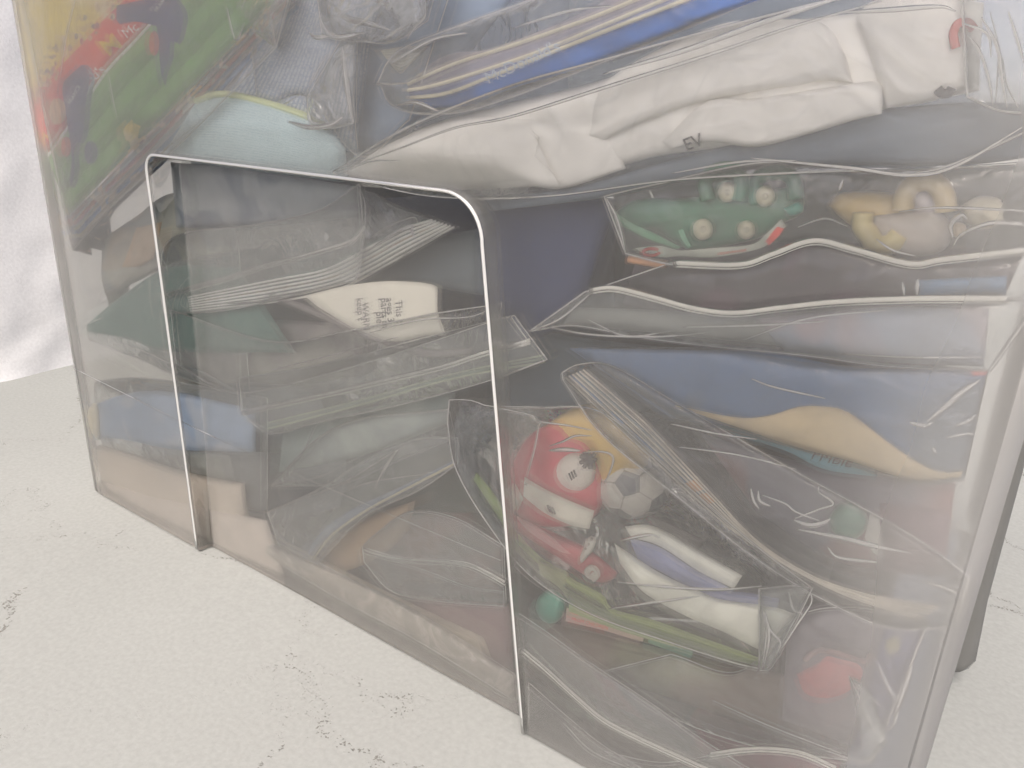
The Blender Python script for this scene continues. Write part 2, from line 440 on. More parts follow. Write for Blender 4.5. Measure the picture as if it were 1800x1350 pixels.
GROUND = plaster('white_cement', .9, (.328, .335, .316), .5)
WALLM = plaster('white_wash', .06, (.80, .80, .79), .5)
n = 90
WX = P(0, 665, 0)
def floor_hit(u, v):
    d = Vector((u - 900, v - 675, F)); t = -H / d.dot(za)
    return Vector((t * d.dot(xa), t * d.dot(ya), 0))
wall_x = floor_hit(50, 655).x
gx0, gx1, gy0, gy1 = wall_x - .2, 14.0, -12.0, 14.0
vs, fs = [], []
def warp_t(i, n, a, b, c):            # dense near c
    t = i / n
    x = a + (b - a) * t
    return x
xs = sorted(set([gx0, wall_x] + [wall_x + .05 * k for k in range(1, 60)] + [2, 4, 8, 14]))
ys = sorted(set([-12, -6, -3, -1.5] + [-1 + .05 * k for k in range(70)] + [3, 5, 8, 14]))
for y in ys:
    for x in xs:
        vs.append((x, y, .0022 * noise.noise(Vector((x * 9, y * 9, 0))) - .0024))
for j in range(len(ys) - 1):
    for i in range(len(xs) - 1):
        k = j * len(xs) + i
        fs.append((k, k + 1, k + len(xs) + 1, k + len(xs)))
g = link('ground', mesh('ground', vs, fs), GROUND); g['kind'] = 'structure'
# white washed wall: rough hand-plastered slab with an uneven foot
vs, fs = [], []
ny, nz = 420, 110
for j in range(nz + 1):
    z = -.01 + 2.4 * (j / nz) ** 1.6
    for i in range(ny + 1):
        y = -.4 + 5 * i / ny
        bulge = .004 * noise.noise(Vector((y * 5, z * 7, 3))) + .0035 * noise.noise(Vector((y * 26, z * 26, 8))) + .0012 * noise.noise(Vector((y * 90, z * 90, 5))) + .003 * math.exp(-z / .02) * (1 + noise.noise(Vector((y * 9, 0, 1))))
        vs.append((wall_x + bulge, y, z))
for j in range(nz):
    for i in range(ny):
        k = j * (ny + 1) + i
        fs.append((k, k + 1, k + ny + 2, k + ny + 1))
b0 = len(vs)
for (y, z) in ((-.4, -.01), (4.6, -.01), (4.6, 2.39), (-.4, 2.39)): vs.append((wall_x - .2, y, z))
fs.append((b0, b0 + 1, b0 + 2, b0 + 3)); fs.append((b0 + 3, b0 + 2, nz * (ny + 1) + ny, nz * (ny + 1))); fs.append((b0, b0 + 3, nz * (ny + 1), 0)); fs.append((b0 + 1, ny, nz * (ny + 1) + ny, b0 + 2))
wl = link('wall', mesh('wall', vs, fs), WALLM); tag(wl, 'rough whitewashed wall rising from the floor beyond the tub end', 'wall')

# ------------------------------------------------------------------ the tub
REC = .0085
def onface(u, v, y):
    d = Vector((u - 900, v - 675, F)); t = y / d.dot(ya)
    return (t * d.dot(xa), H + t * d.dot(za))
def build_tub():
    bm = bmesh.new()
    rL, rR, rB = .022, .006, .03
    zb = .0
    # recess outline on the front plane (x, z), from lower left, up, across, down to lower right
    a = onface(348, 952, YF); a2 = onface(300, 690, YF); b = onface(262, 300, YF); c = onface(800, 338, YF); d0 = onface(850, 420, YF); e = onface(921, 1275, YF)
    xl0, xl1, zt = a[0], b[0], onface(290, 274, YF)[1]
    ztr = onface(780, 334, YF)[1]
    xr1, xr0 = d0[0] , e[0]
    out = [(xl0, zb), (xl0 + (xl1 - xl0) * .3, zt * .3), (xl0 + (xl1 - xl0) * .7, zt * .7)]
    r1, r2 = .010, .022
    for k in range(7):
        g_ = math.pi / 2 * k / 6
        out.append((xl1 + r1 - r1 * math.cos(g_), zt - r1 + r1 * math.sin(g_)))
    for f in (.25, .5, .75):
        out.append((xl1 + r1 + (xr1 - r2 - xl1 - r1) * f, zt + (ztr - zt) * f))
    for k in range(11):
        g_ = math.pi / 2 * k / 10
        out.append((xr1 - r2 + r2 * math.sin(g_), ztr - r2 + r2 * math.cos(g_)))
    for f in (.35, .7): out.append((xr1 + (xr0 - xr1) * f, (ztr - r2) * (1 - f)))
    out.append((xr0, zb))
    m = len(out)
    prof = [(-.0030, 0), (-.0018, -.0003), (-.0008, -.0010), (.0004, -.0010), (.0014, -.0002), (.0019, .0012), (.0022, .0036), (.0026, .0060), (.0034, .0076), (.0050, REC)]
    nrm = []
    for i in range(m):
        p0, p1 = out[max(i - 1, 0)], out[min(i + 1, m - 1)]
        t = Vector((p1[0] - p0[0], p1[1] - p0[1])).normalized()
        n_ = Vector((t.y, -t.x))
        if i in (0, m - 1): n_ = Vector((1 if i == 0 else -1, 0))
        nrm.append(n_)
    rows = []
    for (o_, dy) in prof:
        rows.append([bm.verts.new((out[i][0] + nrm[i].x * o_, YF + dy * (1 + (1.05 * out[i][1] / zt if dy > 0 else 0)), out[i][1] + nrm[i].y * o_)) for i in range(m)])
    for q, (r0, r1_) in enumerate(zip(rows, rows[1:])):
        for i in range(m - 1):
            f = bm.faces.new((r0[i], r0[i + 1], r1_[i + 1], r1_[i])); f.smooth = True
            if q >= 4: f.material_index = 2
    # inner plate: strips between the left half and the right half
    inn = rows[-1]
    i, j = 0, m - 1
    while j - i > 1:
        if j - i == 2: bm.faces.new((inn[i], inn[i + 1], inn[j])); break
        bm.faces.new((inn[i], inn[i + 1], inn[j - 1], inn[j])); i += 1; j -= 1
    # outer plate
    o = rows[0]
    xl, xr = XL + rL, XR - rR
    bl = bm.verts.new((xl, YF, zb)); br = bm.verts.new((xr, YF, zb)); tl = bm.verts.new((xl, YF, TOP)); trv = bm.verts.new((xr, YF, TOP))
    bm.faces.new([bl] + o + [br, trv, tl])
    # the rest of the shell: verticals at points around the footprint
    foot = []
    for k in range(9):
        g_ = math.pi / 2 * k / 8
        foot.append((xr + rR * math.sin(g_), YF + rR - rR * math.cos(g_)))
    for k in range(9):
        g_ = math.pi / 2 * k / 8
        foot.append((XR - rB + rB * math.cos(g_), YF + DEPTH - rB + rB * math.sin(g_)))
    for k in range(9):
        g_ = math.pi / 2 * k / 8
        foot.append((XL + rB - rB * math.sin(g_), YF + DEPTH - rB + rB * math.cos(g_)))
    for k in range(9):
        g_ = math.pi / 2 * k / 8
        foot.append((xl - rL * math.cos(g_), YF + rL - rL * math.sin(g_)))
    zs = [0, .004, .010, .018, TOP]
    inset = [.014, .0065, .002, 0, 0]
    lev = []
    ctr = ((XL + XR) / 2, YF + DEPTH / 2)
    for zi, ins in zip(zs, inset):
        row = []
        for k, (x, y) in enumerate(foot):
            xx = min(max(x, XL + ins), 1e9) if x < ctr[0] else min(x, XR - ins * .3)
            yy = min(y, YF + DEPTH - ins)
            if k == 0: row.append({0: br, 4: trv}.get(zs.index(zi)) or None)
            elif k == len(foot) - 1: row.append({0: bl, 4: tl}.get(zs.index(zi)) or None)
            else: row.append(bm.verts.new((xx, yy, zi)))
        lev.append(row)
    for a_, b_ in zip(lev, lev[1:]):
        for k in range(1, len(foot) - 2):
            bm.faces.new((a_[k], a_[k + 1], b_[k + 1], b_[k])).smooth = True
    K = len(foot)
    bm.faces.new([br] + [l[1] for l in lev] + [trv]).smooth = True
    bm.faces.new([bl, tl] + [l[K - 2] for l in lev[::-1]]).smooth = True
    # floor of the tub
    bm.faces.new([lev[0][k] for k in range(K - 2, 0, -1)] + [br] + [r[-1] for r in rows] + [r[0] for r in rows[::-1]] + [bl])
    bmesh.ops.recalc_face_normals(bm, faces=bm.faces)
    me = bpy.data.meshes.new('storage_tub'); bm.to_mesh(me); bm.free()
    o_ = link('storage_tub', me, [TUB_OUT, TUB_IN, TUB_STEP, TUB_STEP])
    sd = o_.modifiers.new('wall', 'SOLIDIFY'); sd.thickness = .0018; sd.offset = -1; sd.material_offset = 1; sd.use_even_offset = False
    tag(o_, 'large milky see-through storage tub packed with clear plastic bags', 'storage tub')
    # added bead of whiter plastic, painting the highlight along the sunken panel's edge
    pts = [Vector((out[i][0] - nrm[i].x * .0004, YF - .0013, max(out[i][1], .001))) for i in range(m)]
    dense = []
    for p, q in zip(pts, pts[1:]):
        st = max(1, int((q - p).length / .01))
        dense += [p.lerp(q, k / st) for k in range(st)]
    dense.append(pts[-1])
    tube3('panel_edge_glint', dense, .0010, EDGE_GLINT, o_, 8)
    # raised end panel low on the right-hand end wall
    def side(x0, y, z): return Vector((x0, y, z))
    yb0, yb1 = 1.41 * H, 1.56 * H
    vs, fs = [], []
    zl = [.046 * H, .054 * H, .075 * H, .2 * H, .6 * H, .95 * H]
    xo = [.056 * H, .068 * H, .075 * H, .066 * H, .057 * H, .045 * H]
    yo = [yb1 - .03 * H, yb1 - .012 * H, yb1, yb1, yb1, yb1]
    for z, x, y in zip(zl, xo, yo):
        vs += [(XR - .001, yb0, z), (x - .012 * H, yb0, z), (x, yb0 + .02 * H, z), (x, y - .03 * H, z), (x - .004 * H, y - .01 * H, z), (x - .014 * H, y, z), (XR - .001, y, z)]
    for j in range(5):
        for k in range(6): fs.append((j * 7 + k, j * 7 + k + 1, (j + 1) * 7 + k + 1, (j + 1) * 7 + k))
    fs.append(tuple(range(7))[::-1]); fs.append(tuple(35 + k for k in range(7)))
    link('end_panel', mesh('end_panel', vs, fs), milk(.85, (.22, .22, .205), .25), o_)
    # hair-fine scratch across the front
    tube('scratch', [(125, 645), (260, 712), (380, 770)], -.15, .00035, milk(.5, (.3, .3, .28)), o_, 4)
    tube('scratch', [(380, 770), (560, 850), (760, 935), (880, 985)], 8.0, .00022, CREASE, o_, 4)
    return o_
tub = build_tub()

# ------------------------------------------------------------------ contents
def packet(label, A, B, dep, thick, mat, puff=4, wr=1.5, seed=1, name='toy_packet', cat='packet', nu=36, nv=16, group=None, stretch=2.0, pw=.5):
    return tag(loft(name, A, B, dep, thick, mat, None, nu, nv, puff, wr, seed, True, pw, stretch), label, cat, group)

def bag(label, A, B, dep, puff=4, wr=2.5, seed=1, zips=(), crease_glints=(), mat=None, nu=84, nv=34, group='clear plastic bags packed in the tub', seam=.0005, stretch=3.0, pw=.5, zdep=None, back=True, thick=28):
    mat = mat or FILM
    o = loft('plastic_bag', A, B, dep, thick, mat, None, nu, nv, puff, wr, seed, back, pw, stretch)
    tag(o, label, 'plastic bag', group)
    if seam:
        a, b = curve(A, 60), curve(B, 60)
        l = curve([a[0], b[0]], 8)[1:-1]; r = curve([a[-1], b[-1]], 8)[1:-1]
        loop = a + r + b[::-1] + l[::-1]
        tube3('seam', [P(p.x, p.y, max(dep - .2, 2.8)) for p in loop], seam, SEAM, o, 5, 1, True)
    zd = max(dep - puff - 1.2, 2.6) if zdep is None else zdep
    for z in zips:
        c = curve(z, max(24, len(z) * 8))
        tube3('zip_strip', [P(p.x, p.y - 2.0, zd) for p in c], .0012, ZIP, o, 6, .5)
        tube3('zip_strip', [P(p.x, p.y + 3.5, zd + .3) for p in c], .0007, ZIP, o, 6, .5)
    for z in crease_glints:
        wd = .00042
        if isinstance(z[0], (int, float)): wd, z = z[0], z[1]
        c = curve(z, max(16, len(z) * 8))
        tube3('crease_glint', [P(p.x, p.y, zd + .4) for p in c], lambda t, wd=wd: wd * (.25 + 1.0 * math.sin(math.pi * min(max(t, .02), .98)) ** .7), CREASE, o, 5)  # pale tubes paint the highlights along the film's folds
    return o

# ---- far back of the heap: big dark packets that fill the tub
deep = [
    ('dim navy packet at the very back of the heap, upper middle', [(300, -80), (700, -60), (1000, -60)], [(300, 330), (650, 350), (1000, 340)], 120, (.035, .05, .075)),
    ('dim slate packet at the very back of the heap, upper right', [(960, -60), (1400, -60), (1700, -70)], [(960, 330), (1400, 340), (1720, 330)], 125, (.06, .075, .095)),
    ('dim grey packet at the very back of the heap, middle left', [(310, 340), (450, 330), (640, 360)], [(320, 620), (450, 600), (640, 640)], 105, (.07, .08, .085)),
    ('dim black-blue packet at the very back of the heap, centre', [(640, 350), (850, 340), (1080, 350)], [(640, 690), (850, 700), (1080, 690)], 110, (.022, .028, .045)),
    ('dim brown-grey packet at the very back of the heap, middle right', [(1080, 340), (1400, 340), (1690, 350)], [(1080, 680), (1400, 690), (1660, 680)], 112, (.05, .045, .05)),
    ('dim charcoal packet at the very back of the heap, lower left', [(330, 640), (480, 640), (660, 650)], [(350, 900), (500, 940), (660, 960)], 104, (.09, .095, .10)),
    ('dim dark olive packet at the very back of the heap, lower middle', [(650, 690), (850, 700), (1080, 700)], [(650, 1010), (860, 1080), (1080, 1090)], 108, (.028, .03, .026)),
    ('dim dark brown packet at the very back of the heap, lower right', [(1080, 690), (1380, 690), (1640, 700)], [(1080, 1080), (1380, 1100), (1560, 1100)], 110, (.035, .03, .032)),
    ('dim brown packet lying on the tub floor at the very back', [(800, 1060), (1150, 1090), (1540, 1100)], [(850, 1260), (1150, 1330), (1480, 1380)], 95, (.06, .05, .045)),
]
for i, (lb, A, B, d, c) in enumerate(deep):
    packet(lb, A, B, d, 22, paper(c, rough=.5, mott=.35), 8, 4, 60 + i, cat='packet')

# ---- upper left: comic booklets in a bag
GREEN = paper((.14, .28, .10), mott=.12, rough=.4)
GREEN2 = paper((.09, .20, .07), mott=.12, rough=.4)
YEL = paper((.66, .53, .17), mott=.16, rough=.45, other=(.66, .58, .38), oscale=22)
REDP = paper((.58, .09, .075), mott=.15, rough=.45)
NAVY = paper((.05, .06, .14), mott=.15)
def cd(s, t): return 9.0
cov = tag(loft('comic_booklet', [(8, -90), (30, 20), (62, 190), (85, 275), (122, 378)], [(420, -420), (440, -330), (462, -150), (478, -80), (498, -12)], cd, 1.6, YEL, None, 24, 12), 'top comic booklet with a green football pitch cover, upper left', 'comic booklet', 'comic booklets stacked upper left')
lf = [(83, 276), (150, 180), (190, 122), (232, 78), (268, 38), (320, -24)]
bt = [(122, 378), (200, 296), (290, 203), (380, 110), (440, 47), (498, -12)]
loft('printed_pitch', lf, bt, 8.6, .3, GREEN, cov, 26, 8)
def between(f): return [(a[0] + (b[0] - a[0]) * f, a[1] + (b[1] - a[1]) * f) for a, b in zip(lf, bt)]
for f0, f1 in ((.16, .34), (.52, .70), (.86, .97)):
    loft('printed_stripe', between(f0), between(f1), 8.4, .15, GREEN2, cov, 20, 4)
loft('printed_line', [(p[0] - 1, p[1] - 3) for p in lf], [(p[0] + 1, p[1] + 3) for p in lf], 8.3, .15, WHITE, cov, 24, 3)
loft('printed_board', [(48, 212), (78, 148), (138, 84), (183, 34), (224, -6), (262, -50)], [(p[0] - 1, p[1] - 4) for p in lf], 8.6, .3, REDP, cov, 24, 5)
rr = random.Random(3)
CROWD = [paper(c, mott=.3) for c in ((.30, .20, .17), (.45, .35, .22), (.16, .13, .16), (.6, .48, .36))]
for k in range(70):
    t_ = rr.random(); base = Vector((46, 206)).lerp(Vector((226, -14)), t_)
    q = base + Vector((-.6, -.6)) * rr.random() * 52 + Vector((rr.uniform(-8, 8), rr.uniform(-8, 8)))
    if q.x < 48 or q.y < -10: continue
    slabpoly('printed_crowd', [tuple(p) for p in ell(q.x, q.y, rr.uniform(2.5, 6), rr.uniform(3, 7), 7)], 8.5 - k * .001, .1, CROWD[k % 4], cov)
GOLD = paper((.66, .50, .06), mott=.1)
lettering('M', (190, 100), (.80, -.60), 30, 7.8, GOLD, cov, bold=.015)
lettering('Mc', (222, 68), (.80, -.60), 17, 8.1, WHITE, cov)
lettering("d's", (168, 142), (.72, -.69), 17, 8.1, WHITE, cov)
lettering('M', (78, 258), (.62, -.78), 18, 8.1, GOLD, cov)
# two plain footballers in navy kit printed on the cover
SKIN = paper((.52, .33, .22), mott=.1); SOCK = paper((.42, .13, .09), mott=.2)
for k, pl in enumerate((
    dict(shirt=[(205, 10), (250, 0), (300, -10), (330, 25), (318, 78), (296, 60), (272, 45), (240, 38), (208, 42)], leg=[(275, 40), (302, 50), (306, 95), (295, 130), (291, 152), (283, 128), (280, 90)], sock=(271, 76, 9, 22), tx=((276, 22), (.55, -.83)), head=None, shoe=None),
    dict(shirt=[(128, 128), (150, 112), (166, 135), (160, 178), (152, 245), (126, 248), (116, 200), (110, 150)], leg=[(120, 240), (143, 242), (139, 268), (140, 300), (132, 330), (122, 322), (126, 280)], sock=(116, 258, 9, 18), tx=((124, 184), (.5, -.86)), head=(101, 196, 15, 24), shoe=(160, 268, 12, 21)))):
    slabpoly('printed_figure', [(p.x, p.y) for p in curve(pl['shirt'] + pl['shirt'][:1], 31)[:-1]], 7.95, .1, NAVY, cov)
    slabpoly('printed_figure', [(p.x, p.y) for p in curve(pl['leg'] + pl['leg'][:1], 25)[:-1]], 7.9, .1, NAVY, cov)
    slabpoly('printed_figure', ell(*pl['sock']), 7.85, .1, SOCK, cov)
    if pl['head']: slabpoly('printed_figure', ell(*pl['head']), 7.85, .1, SKIN, cov)
    if pl['shoe']: slabpoly('printed_figure', ell(*pl['shoe']), 7.85, .1, NAVY, cov)
    lettering('FRANCE', pl['tx'][0], pl['tx'][1], 7, 7.7, WHITE, cov)
edge_cols = [(.20, .24, .30), (.45, .18, .16), (.30, .32, .34), (.10, .22, .45), (.42, .40, .36), (.16, .18, .22)]
stack_n = ['second comic booklet from the top, grey edge under the pitch cover', 'third comic booklet, dull red edge under the pitch cover', 'fourth comic booklet, pale grey edge under the pitch cover', 'fifth comic booklet, blue edge under the pitch cover', 'sixth comic booklet, cream edge under the pitch cover', 'lowest comic booklet, dark edge under the pitch cover']
for k in range(6):
    o0 = 2 + k * 8.5; o1 = o0 + 7.5
    d0 = 11 + k * 2.2
    tag(loft('comic_booklet', [(122 + o0 * .2, 378 + o0), (300 + o0 * .8, 196 + o0 * .75), (498 + o0 * .8, -12 + o0 * .7)], [(124 + o1 * .25, 378 + o1), (300 + o1 * .8, 196 + o1 * .75), (498 + o1 * .8, -12 + o1 * .7)], d0, 30, paper(edge_cols[k], mott=.35, other=(.5, .45, .4), oscale=60, oth=(.55, .6)), None, 26, 3), stack_n[k], 'comic booklet', 'comic booklets stacked upper left')
for (u, v, lb_) in ((345, 160, 'brass staple low on the comic booklet spines, nearer the sunken panel'), (424, 69, 'brass staple high on the comic booklet spines, nearer the top of the tub')):
    tag(tube('staple', [(u - 8, v + 8), (u + 8, v - 8)], 10, .0009, plastic((.55, .38, .15), .25), None, 6), lb_, 'staple', 'staples in the comic booklets')
bag('slack clear bag over the green comic booklets, upper left', [(22, -60), (200, -60), (420, -40), (512, -20)], [(128, 440), (200, 360), (330, 240), (486, 82)], 5.5, 3, 3, 3,
    crease_glints=[(.0006, [(105, 140), (118, 60), (135, -10)]), (.0004, [(190, 125), (200, 180), (208, 215)]), (.0005, [(398, 10), (415, 70), (430, 40)])], mat=FILM_SOFT)
bag('torn corner of clear film hanging beside the comic booklets', [(392, -30), (430, -30), (520, -30)], [(428, 34), (452, 58), (485, 84)], 12, 2, 3, 5, crease_glints=[(.0007, [(462, -5), (475, 30), (484, 78)]), (.0005, [(430, 36), (450, 48), (462, 60), (484, 62)])], mat=FILM_SHINY, nu=30, nv=20)

# ---- top centre: printed leaflets and crinkled film
TXT1 = text_paper((.36, .43, .56), (.80, .83, .88), 34)
TXT2 = text_paper((.50, .64, .68), (.28, .40, .46), 26)
packet('blue-grey instruction leaflet covered in tiny print, top centre', [(505, -60), (470, 40), (420, 120), (372, 190)], [(690, -60), (655, 60), (640, 170), (625, 270)], 21, 1, TXT1, 2, 1.5, 7, 'leaflet', 'leaflet')
packet('pale teal leaflet curling at its yellow-green upper edge', [(345, 178), (420, 168), (500, 190), (575, 225), (608, 262)], [(285, 275), (380, 288), (480, 300), (610, 318)], 15, 1, TXT2, 1, 5, 8, 'leaflet', 'leaflet', 60, 30, stretch=1.0)
tag(tube('paper_strip', [(345, 178), (380, 166), (420, 168), (500, 190), (540, 205), (575, 225)], 13, .0018, paper((.55, .60, .38), mott=.2), None, 6), 'yellow-green folded paper rim along the teal leaflet', 'paper strip')
packet('grey-blue packet between the crinkled film and the blue booklets', [(630, -40), (760, -30), (930, -40)], [(622, 285), (680, 262), (745, 200)], 34, 8, paper((.27, .34, .45), mott=.25), 4, 3, 9)
packet('grey folded packet tucked under the teal leaflet', [(300, 285), (450, 300), (640, 330)], [(310, 400), (440, 400), (640, 380)], 30, 8, paper((.24, .26, .27), mott=.3, other=(.12, .14, .17), oscale=30), 4, 3, 10)
packet('scrap of cream paper printed with black marks, top centre', [(668, 88), (710, 82), (756, 80)], [(690, 118), (705, 130), (722, 112)], 17, .6, text_paper((.68, .66, .52), (.2, .2, .18), 8), 1, 1, 12, 'paper_scrap', 'paper scrap', 16, 8)
bag('shiny crumpled film bunched up over the leaflets, top centre', [(555, -30), (640, -35), (770, -30)], [(566, 62), (620, 70), (690, 74), (752, 36)], 10, 5, 8, 14, thick=9, crease_glints=[(.0013, [(585, 8), (610, 32), (650, 42), (684, 52)]), (.0012, [(562, 30), (572, 50), (592, 66), (640, 58)]), (.001, [(545, 58), (556, 66), (578, 64)]), (.0009, [(660, 2), (690, 12), (702, 22)]), (.0006, [(748, 0), (746, 30), (728, 50), (715, 70)])], mat=FILM_SHINY, nu=60, nv=30, stretch=1.2)
bag('funnel of clear film falling from the crumpled bunch', [(600, 70), (615, 72), (628, 74)], [(540, 170), (545, 215), (580, 225), (626, 215)], 9, 4, 4, 15, crease_glints=[(.0012, [(602, 82), (608, 130), (616, 190), (622, 218)]), (.0012, [(508, 214), (545, 224), (580, 220), (602, 206)]), (.0007, [(540, 190), (548, 214), (562, 216)]), (.0005, [(545, 150), (560, 120), (576, 95)])], mat=FILM_SHINY, nu=40, nv=40, stretch=1.0)
bag('wide clear bag hanging behind the crumpled bunch', [(428, -40), (600, -40), (800, -40)], [(455, 195), (540, 170), (632, 275), (720, 210)], 18, 3, 4, 16, crease_glints=[(.0006, [(621, 80), (624, 140), (622, 180), (630, 275)]), (.0005, [(440, 200), (490, 188), (530, 165)])], mat=FILM_SOFT)

# ---- blue booklets fanned out at the top
Ls = [[(717, 146), (760, 110), (800, 93), (862, 86), (960, 50), (1040, 14), (1110, -25)],
      [(717, 148), (800, 112), (900, 80), (1030, 35), (1150, -14)],
      [(717, 159), (765, 150), (850, 124), (950, 90), (1060, 45), (1200, -14)],
      [(722, 172), (785, 164), (860, 136), (1000, 80), (1200, 2), (1240, -14)],
      [(757, 190), (830, 185), (900, 156), (1020, 120), (1200, 50), (1370, -14)]]
cols = [(.30, .28, .32), (.26, .25, .31), (.20, .23, .40), (.08, .20, .56)]
lb = ['grey topmost of the fanned booklets at the top', 'mauve second of the fanned booklets at the top', 'violet-blue third of the fanned booklets at the top', 'bright blue front cover of the fanned booklets at the top']
for k in range(4):
    bo = tag(loft('booklet', Ls[k], Ls[k + 1], lambda s, t, k=k: 22 - k * 3 - 3 * t, 3, paper(cols[k], mott=.2, rough=.4, other=tuple(c * .6 for c in cols[k]), oscale=18), None, 40, 5), lb[k], 'booklet', 'booklets fanned out at the top')
    tube('page_edge', [(p[0], p[1]) for p in Ls[k + 1]] if k < 3 else Ls[3], 17.5 - k * 3, .0008, paper((.85, .80, .64), mott=.1), bo, 6, samples=40)
    if k == 3: lettering("McDonald's", (858, 148), (.905, -.425), 21, lambda L, t: 7.6, paper((.62, .70, .82), mott=.1), bo)
bag('clear bag round the fanned blue booklets', [(662, 148), (700, 90), (820, 40), (960, -10), (1040, -50)], [(670, 150), (690, 185), (760, 200), (900, 170), (1380, -20)], 11, 5, 4, 17, crease_glints=[(.0005, [(663, 146), (690, 148), (716, 146)]), (.0007, [(690, 110), (760, 70), (820, 58)]), (.0006, [(900, 50), (1000, 20), (1080, 10)]), (.0008, [(700, 185), (730, 180), (770, 195)])], mat=FILM)

# ---- white crumpled paper in the big bag
tag(loft('paper_sheet', [(606, 303), (700, 245), (820, 205), (930, 205), (1060, 190)], [(640, 328), (800, 336), (900, 318), (985, 332), (1100, 296)], 16, .8, WHITE, None, 60, 24, 1.2, 4, 21, True, .5, 1.5), 'creamy white crumpled paper sheet at the left of the big bag', 'paper sheet', 'white papers in the big bag')
tag(loft('paper_sheet', [(930, 222), (938, 232), (948, 240)], [(985, 332), (975, 310), (940, 275)], 11, 1, WHITE, None, 20, 10, 1, 1, 22), 'small folded white flap on the crumpled sheet in the big bag', 'paper sheet', 'white papers in the big bag')
w3 = tag(loft('paper_sheet', [(1036, 238), (1070, 140), (1250, 48), (1380, 34), (1448, 42), (1484, 92), (1497, 140)], [(1062, 246), (1130, 215), (1230, 180), (1330, 160), (1400, 150), (1450, 142), (1500, 145)], 13, .8, WHITE, None, 60, 30, 1.5, 5, 23, True, .5, 1.5), 'large white paper sheet in the middle of the big bag', 'paper sheet', 'white papers in the big bag')
w4 = tag(loft('paper_sheet', [(1165, 250), (1240, 180), (1330, 172), (1480, 150), (1545, 145), (1552, 180)], [(1178, 262), (1250, 250), (1330, 258), (1420, 236), (1500, 212), (1550, 200)], 11, .8, WHITE, None, 50, 22, 1, 3, 24, True, .5, 1.5), 'white paper sheet with black letters at its lower edge, in the big bag', 'paper sheet', 'white papers in the big bag')
lettering('EV', (1206, 266), (.93, -.36), 22, 6.2, INK, w4, bold=.01)
w5 = tag(loft('paper_sheet', [(1505, 30), (1540, 0), (1640, -10), (1730, 5)], [(1560, 190), (1600, 185), (1660, 172), (1720, 150)], 13, .8, WHITE, None, 40, 24, 1.5, 4, 25, True, .5, 1.5), 'white paper sheet with a red curl at the right end of the big bag', 'paper sheet', 'white papers in the big bag')
tube('red_curl', [(1680, 85), (1676, 60), (1684, 42), (1700, 40), (1712, 52)], 7.0, .0013, paper((.50, .14, .12), mott=.15), w5, 6, .2)
tube('black_curl', [(1648, 156), (1656, 164), (1668, 163), (1674, 154)], 8, .0014, INK, w5, 6, .2)
tag(loft('paper_sheet', [(612, 304), (740, 226), (900, 180), (1060, 140), (1300, 56), (1500, 24), (1725, 8)], [(640, 326), (800, 332), (985, 322), (1150, 276), (1330, 250), (1540, 195), (1722, 160)], 20, .8, WHITE, None, 90, 30, 2, 6, 26, True, .5, 1.2), 'wide white paper sheet lying behind the other white papers', 'paper sheet', 'white papers in the big bag')
packet('blue-grey flat packet lying under the white papers', [(850, 345), (1000, 330), (1250, 262), (1500, 200), (1720, 180), (1850, 190)], [(860, 372), (1080, 345), (1300, 300), (1500, 290), (1700, 290), (1850, 270)], 20, 10, paper((.17, .20, .24), mott=.25), 2, 2, 27, stretch=4)
bag('big clear bag full of white crumpled paper, upper right', [(585, 302), (720, 222), (900, 150), (1060, 105), (1300, 40), (1560, -20), (1840, -60)], [(592, 308), (760, 345), (960, 345), (1200, 315), (1500, 300), (1640, 300), (1840, 215)], 6, 3, 3, 28,
    crease_glints=[(.0006, [(592, 302), (700, 262), (800, 225), (900, 205), (1060, 155), (1250, 95), (1400, 45), (1550, 2)]), (.0009, [(1060, 130), (1200, 90), (1340, 40), (1480, -5)]), (.0004, [(600, 305), (650, 285), (700, 282)]), (.0007, [(1480, 22), (1560, 18), (1650, 12), (1680, 20)]),
             (.0004, [(1700, 60), (1722, 90), (1738, 140), (1745, 185)]), (.0005, [(1725, 30), (1752, 80), (1760, 130), (1770, 190)]), (.0004, [(1690, 40), (1735, 60), (1742, 100)]), (.0004, [(1772, 20), (1785, 60), (1800, 110)]), (.0006, [(1320, 278), (1420, 288), (1500, 296), (1600, 308), (1680, 292), (1800, 222)]), (.0004, [(1180, 305), (1300, 285), (1400, 282)])], mat=film(veil=.05, edge=.5, streak=.06, bump=.2), nu=120, nv=44)
bag('gathered clear film at the far right end of the big bag', [(1690, -30), (1730, -40), (1840, -40)], [(1700, 170), (1760, 195), (1840, 200)], 7, 2, 2.2, 29, crease_glints=[(.0003, [(1740, 20), (1755, 90), (1750, 180)]), (.0003, [(1762, 100), (1770, 150), (1790, 190)])], mat=FILM_MILK, nu=34, nv=34, stretch=.5)

